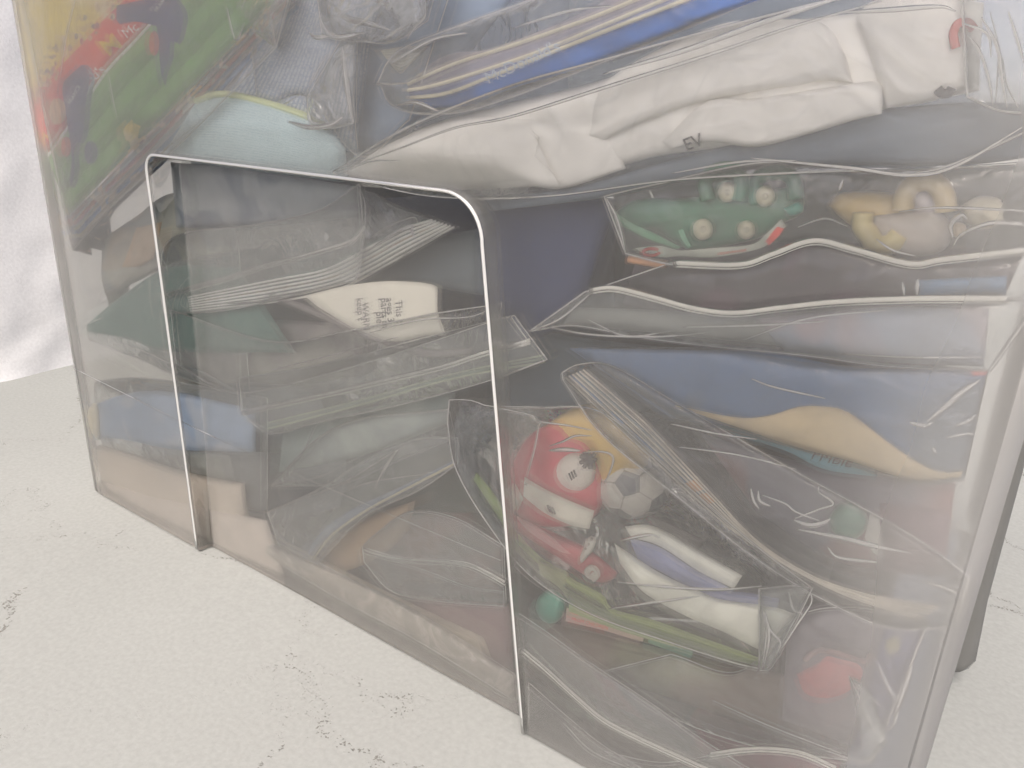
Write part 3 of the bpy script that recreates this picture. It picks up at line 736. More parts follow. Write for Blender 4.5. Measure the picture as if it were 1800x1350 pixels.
# ---- right upper: green toy, yellow toy in a zip bag
packet('dark grey-green packet behind the toy bag, right', [(1075, 330), (1300, 310), (1830, 290)], [(1100, 450), (1400, 430), (1830, 450)], 48, 10, paper((.075, .085, .085), mott=.3), 3, 3, 31)
TG = plastic((.04, .15, .085)); TG2 = plastic((.03, .14, .085)); CREAM = plastic((.60, .56, .42)); TY = plastic((.55, .40, .17))
gt = tag(dome('toy_car', [(1082, 372), (1120, 350), (1200, 348), (1236, 342), (1240, 308), (1300, 302), (1306, 338), (1400, 330), (1412, 372), (1372, 395), (1330, 420), (1230, 440), (1195, 432), (1150, 405), (1095, 400)], 24, 7, TG, None, 6, .35), 'green plastic toy with four pale wheels in the bag on the right', 'toy')
for (u, v, r_) in ((1279, 338, 17), (1345, 345, 18), (1236, 403, 18), (1312, 404, 16)):
    wl_ = dome('wheel', ell(u, v, r_, r_ * 1.05), 17, 5, CREAM, gt, 5, .3)
    dome('hub', ell(u, v, r_ * .35, r_ * .35, 10), 12.5, 1.5, plastic((.52, .49, .38)), wl_, 3)
tube('arch', [(1245, 352), (1240, 318), (1262, 300), (1292, 300), (1304, 322), (1300, 352)], 15, .003, TG, gt, 8)
tube('arch', [(1330, 360), (1330, 318), (1360, 302), (1392, 312), (1400, 350)], 17, .003, TG2, gt, 8)
loft('side_panel', [(1084, 375), (1110, 392), (1150, 410), (1196, 434)], [(1086, 382), (1105, 402), (1140, 420), (1192, 438)], 15, 2, plastic((.14, .34, .20)), gt, 14, 4)
loft('tail', [(1192, 405), (1198, 420), (1210, 436)], [(1200, 402), (1208, 420), (1216, 434)], 14, 2, plastic((.14, .38, .24)), gt, 8, 3)
dome('fin', [(1376, 366), (1405, 354), (1412, 372), (1388, 380)], 17, 3, plastic((.03, .24, .18)), gt, 4)
lab = tag(loft('paper_label', [(1116, 436), (1160, 432), (1196, 440), (1250, 436), (1320, 430), (1346, 412), (1374, 384)], [(1128, 444), (1165, 452), (1196, 450), (1255, 452), (1325, 440), (1352, 428), (1382, 398)], 14, .5, paper((.50, .52, .46), mott=.1), None, 40, 5), 'curved white paper label with red print under the green toy', 'paper label')
slabpoly('red_print', [(1346, 424), (1366, 398), (1378, 402), (1370, 414), (1352, 432)], 13.6, .1, REDP, lab)
lettering('recommended', (1262, 448), (.985, -.12), 6, 13.6, REDP, lab)
tube('round_mark', ell(1145, 443, 14, 6, 12), 13.6, .0007, REDP, lab, 4, .3, 28)
lettering('36', (1137, 446), (.99, .1), 6, 13.5, INK, lab)
tag(tube('orange_stick', [(1106, 455), (1140, 460), (1172, 464)], 14, .0018, plastic((.42, .22, .12)), None, 8), 'short orange stick lying under the white curved label', 'stick')
yt = tag(dome('toy_machine', [(1458, 362), (1470, 342), (1500, 336), (1530, 336), (1580, 340), (1600, 350), (1620, 400), (1570, 420), (1520, 410), (1480, 385)], 30, 9, TY, None, 6, .35), 'yellow plastic toy with a round arch in the bag on the right', 'toy')
tube('arch', [(1588, 368), (1590, 345), (1605, 324), (1632, 318), (1652, 330), (1661, 352), (1662, 372)], 17, .0034, plastic((.47, .37, .2)), yt, 8)
dome('window', ell(1625, 356, 26, 26), 22, 4, plastic((.36, .32, .34)), yt, 5)
tube('gear', [(1518, 374), (1516, 396), (1528, 414), (1540, 430), (1566, 428), (1582, 410)], 17, .0036, plastic((.50, .42, .2)), yt, 8)
dome('body_front', [(1530, 380), (1600, 372), (1650, 372), (1672, 400), (1660, 440), (1600, 450), (1545, 428)], 20, 5, plastic((.38, .34, .31)), yt, 5)
dome('gear', [(1672, 395), (1682, 390), (1698, 396), (1696, 412), (1680, 418), (1672, 408)], 14, 3, plastic((.5, .4, .28)), yt, 4)
dome('body_end', [(1690, 360), (1720, 345), (1760, 352), (1760, 395), (1720, 402), (1690, 385)], 24, 6, plastic((.42, .38, .28)), yt, 5, lump=3)
bag('clear zip bag holding the green and yellow toys', [(1062, 345), (1150, 325), (1350, 285), (1560, 300), (1830, 285)], [(1100, 446), (1190, 466), (1300, 468), (1430, 425), (1520, 446), (1600, 466), (1690, 455), (1830, 440)], 11, 3, 3, 33,
    crease_glints=[(.0005, [(1064, 346), (1085, 385), (1100, 445)]), (.0005, [(1482, 315), (1475, 335)]), (.0006, [(1676, 432), (1690, 412), (1730, 395), (1760, 392), (1830, 398)]), (.0007, [(1675, 418), (1672, 395), (1690, 378), (1700, 385)]), (.0004, [(1580, 372), (1660, 365), (1830, 372)]), (.0004, [(1400, 400), (1450, 384), (1490, 398)]), (.0004, [(1540, 420), (1570, 440), (1610, 450)])])
packet('dull purple packet behind the zip line, right', [(1120, 450), (1400, 425), (1800, 445)], [(1095, 535), (1300, 560), (1760, 535)], 40, 8, paper((.13, .115, .125), mott=.3, other=(.19, .13, .16), oscale=22), 4, 3, 34)
packet('small sky-blue packet at the right end above the long zip', [(1612, 492), (1690, 488), (1770, 485)], [(1614, 524), (1690, 522), (1768, 520)], 15, 5, paper((.14, .22, .34), mott=.2), 2, 1, 35)
bag('clear zip bag across the right with its zip line rising left', [(1180, 462), (1300, 468), (1430, 425), (1520, 446), (1620, 465), (1830, 440)], [(1035, 512), (1110, 510), (1250, 546), (1400, 540), (1560, 527), (1830, 527)], 13, 3, 3, 36, zips=[[(1184, 464), (1300, 467), (1360, 448), (1430, 425), (1500, 440), (1600, 466), (1660, 458), (1800, 442)]], crease_glints=[(.0007, [(1613, 490), (1612, 520)]), (.0005, [(1586, 495), (1590, 520)])], mat=FILM_SOFT)
bag('clear zip bag with a pointed left tip across the right middle', [(1030, 512), (1100, 506), (1250, 546), (1400, 538), (1560, 526), (1830, 525)], [(932, 582), (1010, 572), (1120, 592), (1250, 608), (1420, 625), (1560, 643), (1740, 652)], 10, 3, 4, 37,
    zips=[[(1036, 512), (1080, 508), (1150, 525), (1220, 544), (1290, 552), (1370, 543), (1480, 532), (1620, 527), (1770, 527)]], crease_glints=[(.0005, [(960, 574), (1040, 588), (1150, 592), (1240, 585)]), (.0006, [(932, 582), (985, 560), (1040, 514)]), (.0005, [(1200, 575), (1330, 572), (1450, 565)]), (.0004, [(1030, 560), (1100, 590), (1180, 582)]), (.0004, [(1480, 622), (1600, 628), (1740, 628)]), (.0004, [(1300, 600), (1420, 560), (1560, 545)])], mat=FILM_MILK, nu=100)
packet('pale lilac printed packet inside the pointed bag, right', [(1330, 560), (1550, 540), (1740, 535)], [(1380, 618), (1550, 636), (1730, 645)], 19, 6, paper((.30, .33, .40), mott=.2, other=(.36, .31, .34), oscale=30), 3, 2, 38)
packet('grey-green packet inside the pointed bag, middle', [(1010, 540), (1150, 545), (1350, 560)], [(990, 570), (1150, 585), (1390, 610)], 22, 6, paper((.22, .23, .22), mott=.25), 3, 2, 39)

# ---- right middle: blue packet with a tan wave
packet('dark blue-grey packet under the pointed bag tip, centre', [(880, 560), (1000, 590), (1250, 620)], [(870, 735), (1000, 740), (1240, 720)], 42, 10, paper((.075, .095, .115), mott=.2), 4, 3, 41)
packet('navy packet to the right of the sunken panel edge', [(850, 335), (960, 335), (1085, 350)], [(850, 600), (960, 590), (1030, 520)], 38, 12, paper((.034, .044, .095), mott=.2), 3, 3, 42)
bp_ = packet('blue packet printed with a tan wave, right', [(1000, 612), (1200, 615), (1350, 618), (1500, 645), (1735, 650)], [(1180, 735), (1350, 760), (1500, 790), (1640, 842), (1692, 842)], 13, 5, paper((.095, .14, .23), mott=.15, other=(.12, .15, .19), oscale=14), 1, 1, 43, stretch=4, nu=50)
loft('tan_wave', [(1185, 712), (1290, 733), (1350, 731), (1400, 716), (1440, 714), (1490, 724), (1560, 776), (1630, 822), (1672, 831), (1692, 826)], [(1187, 714), (1300, 752), (1400, 786), (1500, 812), (1560, 832), (1620, 845), (1690, 838)], 10.2, .4, paper((.55, .46, .32), mott=.08), bp_, 50, 8)
tl_ = packet('teal packet edge under the tan wave, lettered', [(1220, 728), (1320, 755), (1450, 796), (1538, 820)], [(1300, 768), (1380, 792), (1450, 825), (1542, 838)], 15, 4, paper((.14, .25, .29), mott=.15), 1, .6, 44, 'packet')
lettering('PMBIE', (1424, 806), (.97, .22), 20, 12.5, INK, tl_, slant=.2)
slabpoly('red_corner', [(1702, 650), (1738, 650), (1734, 658), (1712, 660)], 11.5, .3, REDP, bp_)
bag('clear film over the blue wave packet with a crumpled right corner', [(1000, 610), (1250, 612), (1450, 640), (1738, 650)], [(1190, 735), (1400, 790), (1600, 850), (1695, 845)], 6, 2, 2, 45,
    crease_glints=[(.0011, [(1630, 740), (1665, 712), (1690, 690), (1722, 668)]), (.0008, [(1600, 742), (1625, 748), (1640, 742)]), (.0006, [(1660, 770), (1700, 762), (1712, 765)]), (.0007, [(1680, 748), (1705, 738), (1715, 728)]), (.0006, [(1640, 785), (1646, 800)]), (.0004, [(1320, 665), (1360, 680), (1450, 700)])], mat=FILM_SOFT, seam=None)

# ---- diagonal stack of booklets in a bag
j_hi = [(1030, 648), (1100, 706), (1150, 752), (1250, 862), (1330, 948), (1420, 1008), (1520, 1042), (1655, 1064)]
j_lo = [(992, 664), (1060, 728), (1150, 812), (1250, 902), (1310, 948), (1400, 1004), (1500, 1052), (1620, 1090)]
jc = [(.07, .06, .065), (.15, .12, .125), (.04, .09, .14), (.13, .125, .12), (.035, .11, .24), (.12, .10, .09)]
jl = ['uppermost grey booklet of the diagonal stack', 'second booklet of the diagonal stack, pale grey edge', 'third booklet of the diagonal stack, dark slate edge', 'fourth booklet of the diagonal stack, cream edge', 'fifth booklet of the diagonal stack, blue edge', 'lowest booklet of the diagonal stack, tan edge']
for k in range(6):
    f0, f1 = k / 6, (k + .72) / 6
    A = [(a[0] + (b[0] - a[0]) * f0, a[1] + (b[1] - a[1]) * f0) for a, b in zip(j_hi, j_lo)]
    B = [(a[0] + (b[0] - a[0]) * f1, a[1] + (b[1] - a[1]) * f1) for a, b in zip(j_hi, j_lo)]
    bo = tag(loft('booklet', A, B, 9 + (k % 2), 34, paper(jc[k], mott=.45, other=(.10, .11, .13), oscale=70, oth=(.5, .56)), None, 60, 3), jl[k], 'booklet', 'booklets in the diagonal stack')
    tube('page_edge', [(p[0], p[1]) for p in B], 8.4 + (k % 2), .0004, paper((.70, .65, .57), mott=.35), bo, 5, samples=60)
    if k in (2, 3, 4):
        for c0 in (.36, .40):
            q0 = Vector(curve(A, 101)[int(c0 * 100)]); q1 = Vector(curve(A, 101)[int(c0 * 100) + 3])
            q = curve(B, 101)[int(c0 * 100)]; q2 = curve(B, 101)[int(c0 * 100) + 3]
            slabpoly('orange_mark', [tuple(q0), tuple(q1), tuple(q2), tuple(q)], 8.3, .3, paper((.45, .26, .16), mott=.1), bo)
packet('grey packet with a dull red spot right of the diagonal booklets', [(1230, 760), (1400, 810), (1680, 850)], [(1330, 900), (1480, 990), (1660, 1010)], 34, 8, paper((.17, .165, .19), mott=.25, other=(.22, .15, .15), oscale=20), 3, 3, 47)
gd = tag(dome('disc', ell(1492, 915, 34, 34), 20, 8, plastic((.05, .17, .12)), None, 6, .3), 'dark green round disc right of the diagonal booklets', 'disc')
tag(slabpoly('card', [(1520, 945), (1530, 900), (1545, 905), (1554, 985), (1535, 972)], 18, 1.0, paper((.45, .44, .42), mott=.1)), 'small pale card leaning on the dark green disc', 'card')
packet('maroon packet far right below the blue wave packet', [(1545, 880), (1600, 890), (1670, 900)], [(1540, 1000), (1600, 1010), (1660, 1000)], 30, 8, paper((.15, .11, .125), mott=.2), 3, 2, 48)
bag('long clear bag wrapped round the diagonal booklets', [(988, 655), (1020, 640), (1080, 645), (1200, 715), (1400, 830), (1600, 940), (1705, 1015)], [(990, 668), (1060, 765), (1200, 880), (1320, 975), (1440, 1050), (1570, 1105), (1690, 1098)], 6, 4, 5, 49,
    crease_glints=[(.0007, [(1320, 858), (1325, 880), (1335, 895)]), (.0007, [(1333, 862), (1336, 880), (1355, 890)]), (.001, [(1395, 914), (1420, 922), (1442, 920), (1460, 912)]), (.0005, [(1395, 912), (1440, 895), (1465, 885), (1440, 865), (1440, 855)]), (.0009, [(1400, 930), (1480, 945), (1540, 960), (1600, 972)]), (.0006, [(1455, 962), (1470, 978), (1500, 984), (1545, 988)]), (.0005, [(1340, 870), (1380, 885), (1400, 900), (1440, 915)]), (.0006, [(1620, 1020), (1650, 1030), (1690, 1045)]), (.0004, [(1180, 745), (1260, 762), (1330, 772)]), (.0004, [(1190, 785), (1300, 800), (1400, 825)])], nu=110, nv=34)

# ---- red toy, ball and white-blue toy in the centre-right bag
packet('dark brown-black packet behind the ball and the red toy', [(1050, 700), (1200, 780), (1480, 930)], [(1060, 960), (1250, 1040), (1440, 1090)], 58, 10, paper((.062, .056, .056), mott=.25), 3, 3, 51)
RT = plastic((.50, .075, .095), .45, .05)
rt = tag(dome('plush_toy', [(888, 880), (900, 820), (925, 772), (965, 745), (1010, 750), (1045, 790), (1062, 850), (1050, 905), (1000, 925), (930, 920)], 22, 10, RT, None, 7, .4), 'red toy with an ochre cap and round white patch, in the centre-right bag', 'toy')
dome('cap', [(945, 768), (975, 736), (1020, 712), (1080, 712), (1120, 750), (1140, 795), (1134, 822), (1096, 828), (1066, 862), (1050, 830), (1030, 790), (990, 772)], 25, 11, plastic((.56, .38, .12), .45, .05), rt, 7, .4)
wd_ = dome('patch', ell(1010, 830, 37, 35), 15, 5, plastic((.60, .55, .49), .4), rt, 6, .4)
for k, (u, v) in enumerate(((1000, 836), (1004, 833), (1008, 830))): tube('printed_stroke', [(u, v - 4), (u + 5, v + 8)], 9.7, .0005, INK, wd_, 4)
tf = dome('tuft', [(1018, 800), (1028, 796), (1040, 799), (1046, 812), (1047, 826), (1036, 822), (1026, 816)], 10.5, 3, plastic((.07, .06, .065), .7, 0), rt, 5, .4)
for k in range(9):
    g_ = k / 9 * 2 * math.pi
    tube('tuft_hair', [(1034, 808), (1034 + 15 * math.cos(g_), 808 + 16 * math.sin(g_))], 10, .001, plastic((.07, .06, .065), .7, 0), tf, 4)
dome('leg', [(886, 900), (905, 905), (960, 930), (1030, 962), (1085, 1006), (1078, 1018), (1052, 1024), (1020, 1006), (960, 966), (905, 930)], 17, 6, plastic((.42, .10, .105), .45, .05), rt, 6, .4)
dome('leg_stripe', [(905, 905), (960, 935), (1010, 975), (1020, 985), (990, 975), (930, 935)], 12.5, 2, plastic((.56, .27, .26), .45, .05), rt, 4)
sl_ = tag(loft('paper_label', [(922, 838), (950, 855), (990, 875), (1045, 898)], [(920, 872), (955, 900), (1000, 922), (1036, 930)], 9.5, .5, paper((.62, .60, .53), mott=.07), None, 20, 6, .8), 'white rectangular paper label across the red toy', 'paper label')
for k in range(3): tube('printed_stroke', [(962 + 4 * k, 888 + 2 * k), (968 + 4 * k, 900 + 2 * k)], 8.3, .0007, INK, sl_, 4)
lettering('x', (921, 852), (.9, .4), 8, 8.5, INK, sl_)
tag(loft('paper_scrap', [(886, 868), (896, 852), (906, 850)], [(908, 900), (914, 890), (920, 876)], 12, .5, paper((.58, .52, .46), mott=.08), None, 8, 5, .5), 'small white paper scrap left of the red toy label', 'paper scrap')
ch = tag(dome('charm', [(1030, 946), (1042, 942), (1048, 950), (1042, 968), (1034, 978), (1022, 990), (1020, 978), (1026, 962)], 10, 2, plastic((.50, .48, .42), .4), None, 4, .4), 'small white perforated charm beside the red toy leg', 'charm')
for (u, v) in ((1031, 948), (1040, 948), (1035, 957), (1030, 965)): dome('hole', ell(u, v, 3, 3, 8), 8.4, .5, plastic((.2, .17, .16)), ch, 2)
sp_ = tag(tube('spiral', [(1040 + (3 + 10 * k / 20) * math.cos(k * .7), 1007 + (3 + 10 * k / 20) * math.sin(k * .7)) for k in range(21)], 9.5, .001, plastic((.52, .48, .42), .4), None, 5, .6, 80), 'small white spiral disc at the end of the red toy leg', 'spiral')
# ball
bc = P(1112, 844, 34); R = .0185
bm = bmesh.new(); bmesh.ops.create_uvsphere(bm, u_segments=36, v_segments=20, radius=R)
me = bpy.data.meshes.new('ball'); bm.to_mesh(me); bm.free(); me.polygons.foreach_set('use_smooth', [True] * len(me.polygons))
ball = tag(link('ball', me, plastic((.44, .42, .38), .35)), 'black and white football behind the film, right of the red toy', 'football'); ball.location = bc
ph = (1 + 5 ** .5) / 2
iv = [Vector(v).normalized() for v in ((0, 1, ph), (0, -1, ph), (0, 1, -ph), (0, -1, -ph), (1, ph, 0), (-1, ph, 0), (1, -ph, 0), (-1, -ph, 0), (ph, 0, 1), (-ph, 0, 1), (ph, 0, -1), (-ph, 0, -1))]
tocam = (Vector((0, 0, H)) - bc).normalized()
rot = iv[0].rotation_difference((tocam + Vector((-.12, 0, -.10))).normalized()).to_matrix()
rot = Matrix.Rotation(math.radians(14), 3, tocam) @ rot
BLK = plastic((.035, .04, .05), .35)
for i in range(12):
    nb = sorted(range(12), key=lambda j: (iv[i] - iv[j]).length)[1:6]
    c = iv[i]; pts = [(c * 2 + iv[j]).normalized() for j in nb]
    u_ = (pts[0] - c).normalized(); v_ = c.cross(u_)
    pts.sort(key=lambda p: math.atan2((p - c).dot(v_), (p - c).dot(u_)))
    vs, fs = [rot @ c * (R * 1.015)], []
    for k in range(5):
        a_, b_ = pts[k], pts[(k + 1) % 5]
        for q in range(4):
            vs.append(rot @ (a_.lerp(b_, q / 4).normalized()) * (R * 1.012))
    for k in range(20): fs.append((0, 1 + k, 1 + (k + 1) % 20))
    o_ = link('black_panel', mesh('black_panel', vs, fs), BLK, ball)
    for j in nb:
        if j > i:
            a_ = (iv[i] * 2 + iv[j]).normalized(); b_ = (iv[j] * 2 + iv[i]).normalized()
            tube3('stitched_seam', [rot @ (a_.lerp(b_, q / 5).normalized()) * R * 1.004 for q in range(6)], .0004, plastic((.25, .24, .22)), ball, 4)
# white and blue toy
wb = tag(loft('folded_toy', [(1098, 925), (1150, 925), (1230, 968), (1305, 1012)], [(1110, 945), (1160, 960), (1230, 1005), (1290, 1035)], 14, 8, plastic((.82, .76, .64), .4), None, 24, 8, 4), 'white folded toy with a blue band, right of the red toy leg', 'toy')
loft('blue_band', [(1106, 945), (1160, 962), (1220, 1000), (1290, 1037)], [(1122, 985), (1170, 1010), (1230, 1042), (1280, 1060)], 16, 6, plastic((.19, .21, .36), .4), wb, 20, 8, 3)
loft('white_flap', [(1080, 955), (1110, 975), (1170, 1012), (1260, 1050), (1345, 1062), (1400, 1080)], [(1090, 990), (1130, 1040), (1200, 1080), (1270, 1110), (1330, 1140), (1352, 1150)], 13, 6, plastic((.80, .73, .62), .5), wb, 30, 12, 3, 3, 52, True, .5, 1.0)
loft('blue_flap', [(1240, 1040), (1300, 1040), (1370, 1052)], [(1245, 1058), (1300, 1062), (1368, 1068)], 12, 2, plastic((.20, .21, .33), .4), wb, 12, 4, 1)
packet('dark sock-like bundle behind the white folded toy', [(1140, 905), (1180, 920), (1240, 950)], [(1150, 930), (1190, 950), (1230, 965)], 22, 8, paper((.09, .08, .075)), 2, 1, 53)
# lime green card folded under the toys
lime = tag(loft('folded_card', [(838, 830), (872, 872), (905, 930), (950, 978), (996, 1008), (1060, 1060), (1140, 1096), (1250, 1132), (1345, 1164)], [(832, 842), (870, 900), (905, 950), (960, 1004), (1008, 1046), (1070, 1082), (1150, 1116), (1250, 1146), (1352, 1176)], 11, 3, paper((.20, .27, .10), mott=.15, rough=.4), None, 60, 6, .8), 'lime green folded card edge running below the red toy', 'folded card')
loft('upper_fold', [(996, 1012), (1010, 1020), (1060, 1046), (1078, 1070), (1150, 1090), (1250, 1126), (1345, 1160)], [(994, 1022), (1008, 1032), (1056, 1058), (1078, 1080), (1148, 1102), (1250, 1136), (1345, 1167)], 8.6, 1.5, paper((.30, .36, .15), mott=.12, rough=.35), lime, 40, 4, .6)
loft('dark_gap', [(994, 1024), (1056, 1060), (1100, 1080)], [(992, 1032), (1054, 1068), (1098, 1088)], 8.8, 1.0, paper((.06, .075, .035)), lime, 16, 3)
loft('pale_flap', [(945, 985), (985, 1000), (1000, 1008), (996, 1030)], [(950, 1010), (985, 1035), (1000, 1060), (990, 1035)], 9.5, .8, paper((.30, .33, .2), mott=.1), lime, 12, 6)
loft('lower_fold', [(1000, 1040), (1080, 1078), (1180, 1116), (1330, 1160)], [(1000, 1075), (1080, 1105), (1180, 1135), (1330, 1170)], 10, 1.5, paper((.24, .29, .16), mott=.12, rough=.4), lime, 40, 4, .6)
gc = tag(dome('bottle_cap', ell(968, 1066, 26, 30), 22, 8, plastic((.05, .20, .145)), None, 6, .3), 'green round cap left under the lime green card', 'cap')
pkl = tag(loft('paper_label', [(996, 1068), (1060, 1085), (1130, 1108), (1134, 1110)], [(994, 1092), (1060, 1108), (1100, 1120), (1130, 1128)], 15, .5, paper((.36, .27, .25), mott=.1), None, 16, 5), 'pink paper label with small red print under the lime card', 'paper label')
lettering('KEEP AWAY', (1002, 1078), (.965, .26), 6, 14.6, REDP, pkl); lettering('FROM CHILDREN', (1004, 1090), (.965, .26), 6, 14.6, REDP, pkl)
tag(loft('folded_card', [(1138, 1112), (1180, 1122), (1220, 1140)], [(1140, 1130), (1180, 1145), (1215, 1158)], 19, 4, plastic((.08, .22, .16)), None, 10, 4, 1), 'sea green card peeping out under the lime card', 'folded card')
bag('clear bag round the red toy, ball and white folded toy', [(790, 702), (830, 704), (862, 714), (950, 716), (1060, 726), (1180, 830), (1330, 960), (1428, 1034)], [(787, 742), (800, 820), (850, 910), (930, 1010), (1040, 1080), (1180, 1130), (1290, 1165), (1348, 1178)], 7, 3, 2.6, 55, mat=FILM_SOFT,
    crease_glints=[(.0005, [(866, 716), (900, 722), (935, 730), (946, 740), (1000, 748), (1040, 756)]), (.0005, [(966, 784), (990, 776), (1012, 766), (1040, 766)]), (.0009, [(966, 792), (990, 790), (1020, 792)]), (.0005, [(1024, 795), (1060, 794), (1078, 804), (1072, 830), (1062, 850)]), (.0006, [(926, 840), (940, 790), (948, 745)]), (.0007, [(1340, 1075), (1348, 1110), (1340, 1176)]), (.0006, [(1342, 1080), (1356, 1110), (1372, 1130), (1360, 1160)]), (.0006, [(1424, 1040), (1426, 1060), (1400, 1100), (1368, 1150)]), (.0005, [(1386, 1040), (1395, 1070), (1412, 1080)]), (.0006, [(1080, 1022), (1150, 1030), (1260, 1036), (1340, 1030)]), (.0007, [(1090, 950), (1140, 940), (1160, 945)]), (.0005, [(1070, 1070), (1140, 1060), (1230, 1048)])], nu=110, nv=44)
bag('crinkled open end of the red toy bag', [(1335, 1035), (1390, 1030), (1428, 1034)], [(1335, 1178), (1352, 1176), (1372, 1150)], 5.5, 2, 5, 56, crease_glints=[(.0008, [(1345, 1075), (1352, 1120), (1342, 1176)])], mat=FILM_MILK, nu=30, nv=40, stretch=.8)

# ---- left side
packet('dark green wedge-shaped packet behind the left panel edge', [(148, 574), (215, 520), (300, 470), (420, 470)], [(150, 582), (230, 598), (300, 618), (520, 620)], 20, 8, paper((.085, .14, .125), mott=.25), 2, 2, 61)
packet('grey-blue rolled packet with rounded end, left', [(165, 712), (230, 690), (310, 690), (450, 720)], [(165, 765), (230, 775), (310, 790), (450, 795)], 14, 14, paper((.25, .30, .37), mott=.25, other=(.33, .36, .40), oscale=30), 4, 2, 62)
tag(dome('yellow_end', [(136, 722), (150, 714), (172, 712), (176, 770), (158, 764), (142, 745)], 14, 6, plastic((.48, .41, .22)), None, 5), 'yellow rounded end of the rolled packet, far left', 'roll end')
packet('beige cloth-like packet low on the left', [(150, 775), (240, 800), (330, 830), (430, 850)], [(160, 850), (240, 890), (340, 920), (440, 930)], 15, 10, paper((.44, .40, .35), mott=.12), 5, 4, 63)
packet('taupe packet filling the lower left corner', [(150, 838), (300, 875), (470, 915)], [(165, 872), (330, 945), (500, 1010)], 11, 8, paper((.46, .425, .385), mott=.15), 3, 2, 64)
packet('faded orange strip behind the left panel edge', [(240, 400), (262, 395), (285, 390)], [(215, 470), (245, 468), (270, 455)], 36, 4, paper((.40, .31, .23), mott=.15), 1, 1, 65)
packet('small red and yellow folded paper tip under the comic booklets', [(124, 400), (140, 404), (158, 412)], [(126, 425), (140, 432), (150, 425)], 30, 3, paper((.50, .16, .10), mott=.2, other=(.6, .45, .2), oscale=70), 1, 1, 66)
packet('grey lumpy packet between the comic booklets and the green wedge', [(165, 430), (240, 380), (300, 340), (420, 330)], [(140, 540), (230, 500), (300, 470), (420, 450)], 44, 10, paper((.33, .335, .30), mott=.25, other=(.20, .23, .25), oscale=20), 5, 4, 67)
packet('dark panel-shaped box side, lower left of the centre', [(400, 792), (480, 795), (610, 800)], [(415, 912), (490, 915), (600, 890)], 30, 10, paper((.085, .092, .098), mott=.12), 1, 1, 68, 'box', 'box')
packet('pale grey card standing beside the dark box, lower left', [(335, 796), (370, 796), (403, 800)], [(335, 885), (380, 888), (426, 882)], 26, 1, paper((.26, .265, .24), mott=.15), 0, 1.5, 69, 'card', 'card')
packet('slate packet above the dark box, left', [(340, 690), (420, 660), (560, 690)], [(335, 790), (430, 795), (600, 795)], 34, 8, paper((.15, .17, .18), mott=.2), 3, 3, 70)
packet('light grey bundle with a dark band behind the left bags', [(300, 580), (420, 560), (640, 570)], [(310, 690), (420, 690), (640, 660)], 36, 8, paper((.33, .33, .30), mott=.2, other=(.2, .19, .19), oscale=18), 4, 4, 71)
bag('clear bag tapering to a point at the far left', [(130, 580), (200, 545), (290, 470), (420, 440)], [(133, 590), (230, 625), (310, 660), (440, 700)], 22, 3, 1.5, 72, crease_glints=[(.0005, [(140, 575), (200, 548), (250, 500)]), (.0006, [(310, 640), (350, 655), (420, 692)]), (.0005, [(180, 590), (260, 620), (340, 660)])], mat=FILM_MILK)
bag('clear bag round the grey-blue roll, left', [(125, 680), (200, 665), (300, 670), (470, 700)], [(135, 770), (220, 830), (320, 880), (470, 900)], 20, 3, 1.8, 73, mat=FILM_MILK, crease_glints=[(.0005, [(170, 702), (250, 690), (300, 680)]), (.0006, [(330, 745), (350, 720), (362, 700)]), (.0004, [(200, 860), (280, 860), (380, 880)])])
# booklets of the left bag
q_hi = [(330, 520), (480, 488), (570, 470), (640, 435), (700, 402), (755, 385)]
q_lo = [(335, 548), (500, 530), (600, 508), (650, 485), (720, 446), (800, 400)]
qc = [(.06, .10, .09), (.12, .12, .11), (.05, .07, .07), (.20, .15, .10), (.05, .08, .08), (.11, .12, .11), (.04, .05, .05)]
ql = ['first booklet from the top in the left zip bag', 'second booklet from the top in the left zip bag', 'third booklet from the top in the left zip bag', 'fourth booklet from the top in the left zip bag, tan edge', 'fifth booklet from the top in the left zip bag', 'sixth booklet from the top in the left zip bag', 'lowest booklet in the left zip bag']
for k in range(7):
    f0, f1 = k / 7, (k + .7) / 7
    A = [(a[0] + (b[0] - a[0]) * f0, a[1] + (b[1] - a[1]) * f0) for a, b in zip(q_hi, q_lo)]
    B = [(a[0] + (b[0] - a[0]) * f1, a[1] + (b[1] - a[1]) * f1) for a, b in zip(q_hi, q_lo)]
    bo = tag(loft('booklet', A, B, 16 + (k % 2), 20, paper(qc[k], mott=.4, other=(.09, .10, .11), oscale=80, oth=(.5, .55)), None, 50, 3), ql[k], 'booklet', 'booklets in the left zip bag')
    tube('page_edge', [(p[0], p[1]) for p in B], 15.4 + (k % 2), .0006, paper((.84, .84, .74), mott=.3), bo, 5, samples=60)
bag('clear zip bag with booklets, upper part of the sunken panel', [(283, 520), (300, 420), (450, 395), (560, 370), (622, 330), (632, 322)], [(288, 552), (400, 545), (520, 518), (600, 498), (628, 488), (640, 420)], 12.5, 1.2, .7, 75, zips=[[(285, 522), (340, 506), (400, 490), (460, 470), (520, 455), (580, 438), (620, 424), (642, 400)]], crease_glints=[(.0006, [(632, 330), (642, 360), (640, 410), (625, 490)]), (.0005, [(400, 534), (450, 530), (500, 520)])], mat=FILM_MILK, zdep=11.5)
bag('clear film over the right end of the left zip bag booklets', [(622, 330), (660, 340), (700, 360), (790, 390)], [(625, 492), (680, 470), (740, 432), (800, 402)], 13, 1, 3, 76, crease_glints=[(.0005, [(650, 422), (680, 400), (725, 382), (735, 392)]), (.0008, [(655, 435), (690, 412), (715, 398), (727, 394)]), (.0006, [(727, 394), (724, 404), (728, 416)])], mat=FILM_SOFT, seam=None)
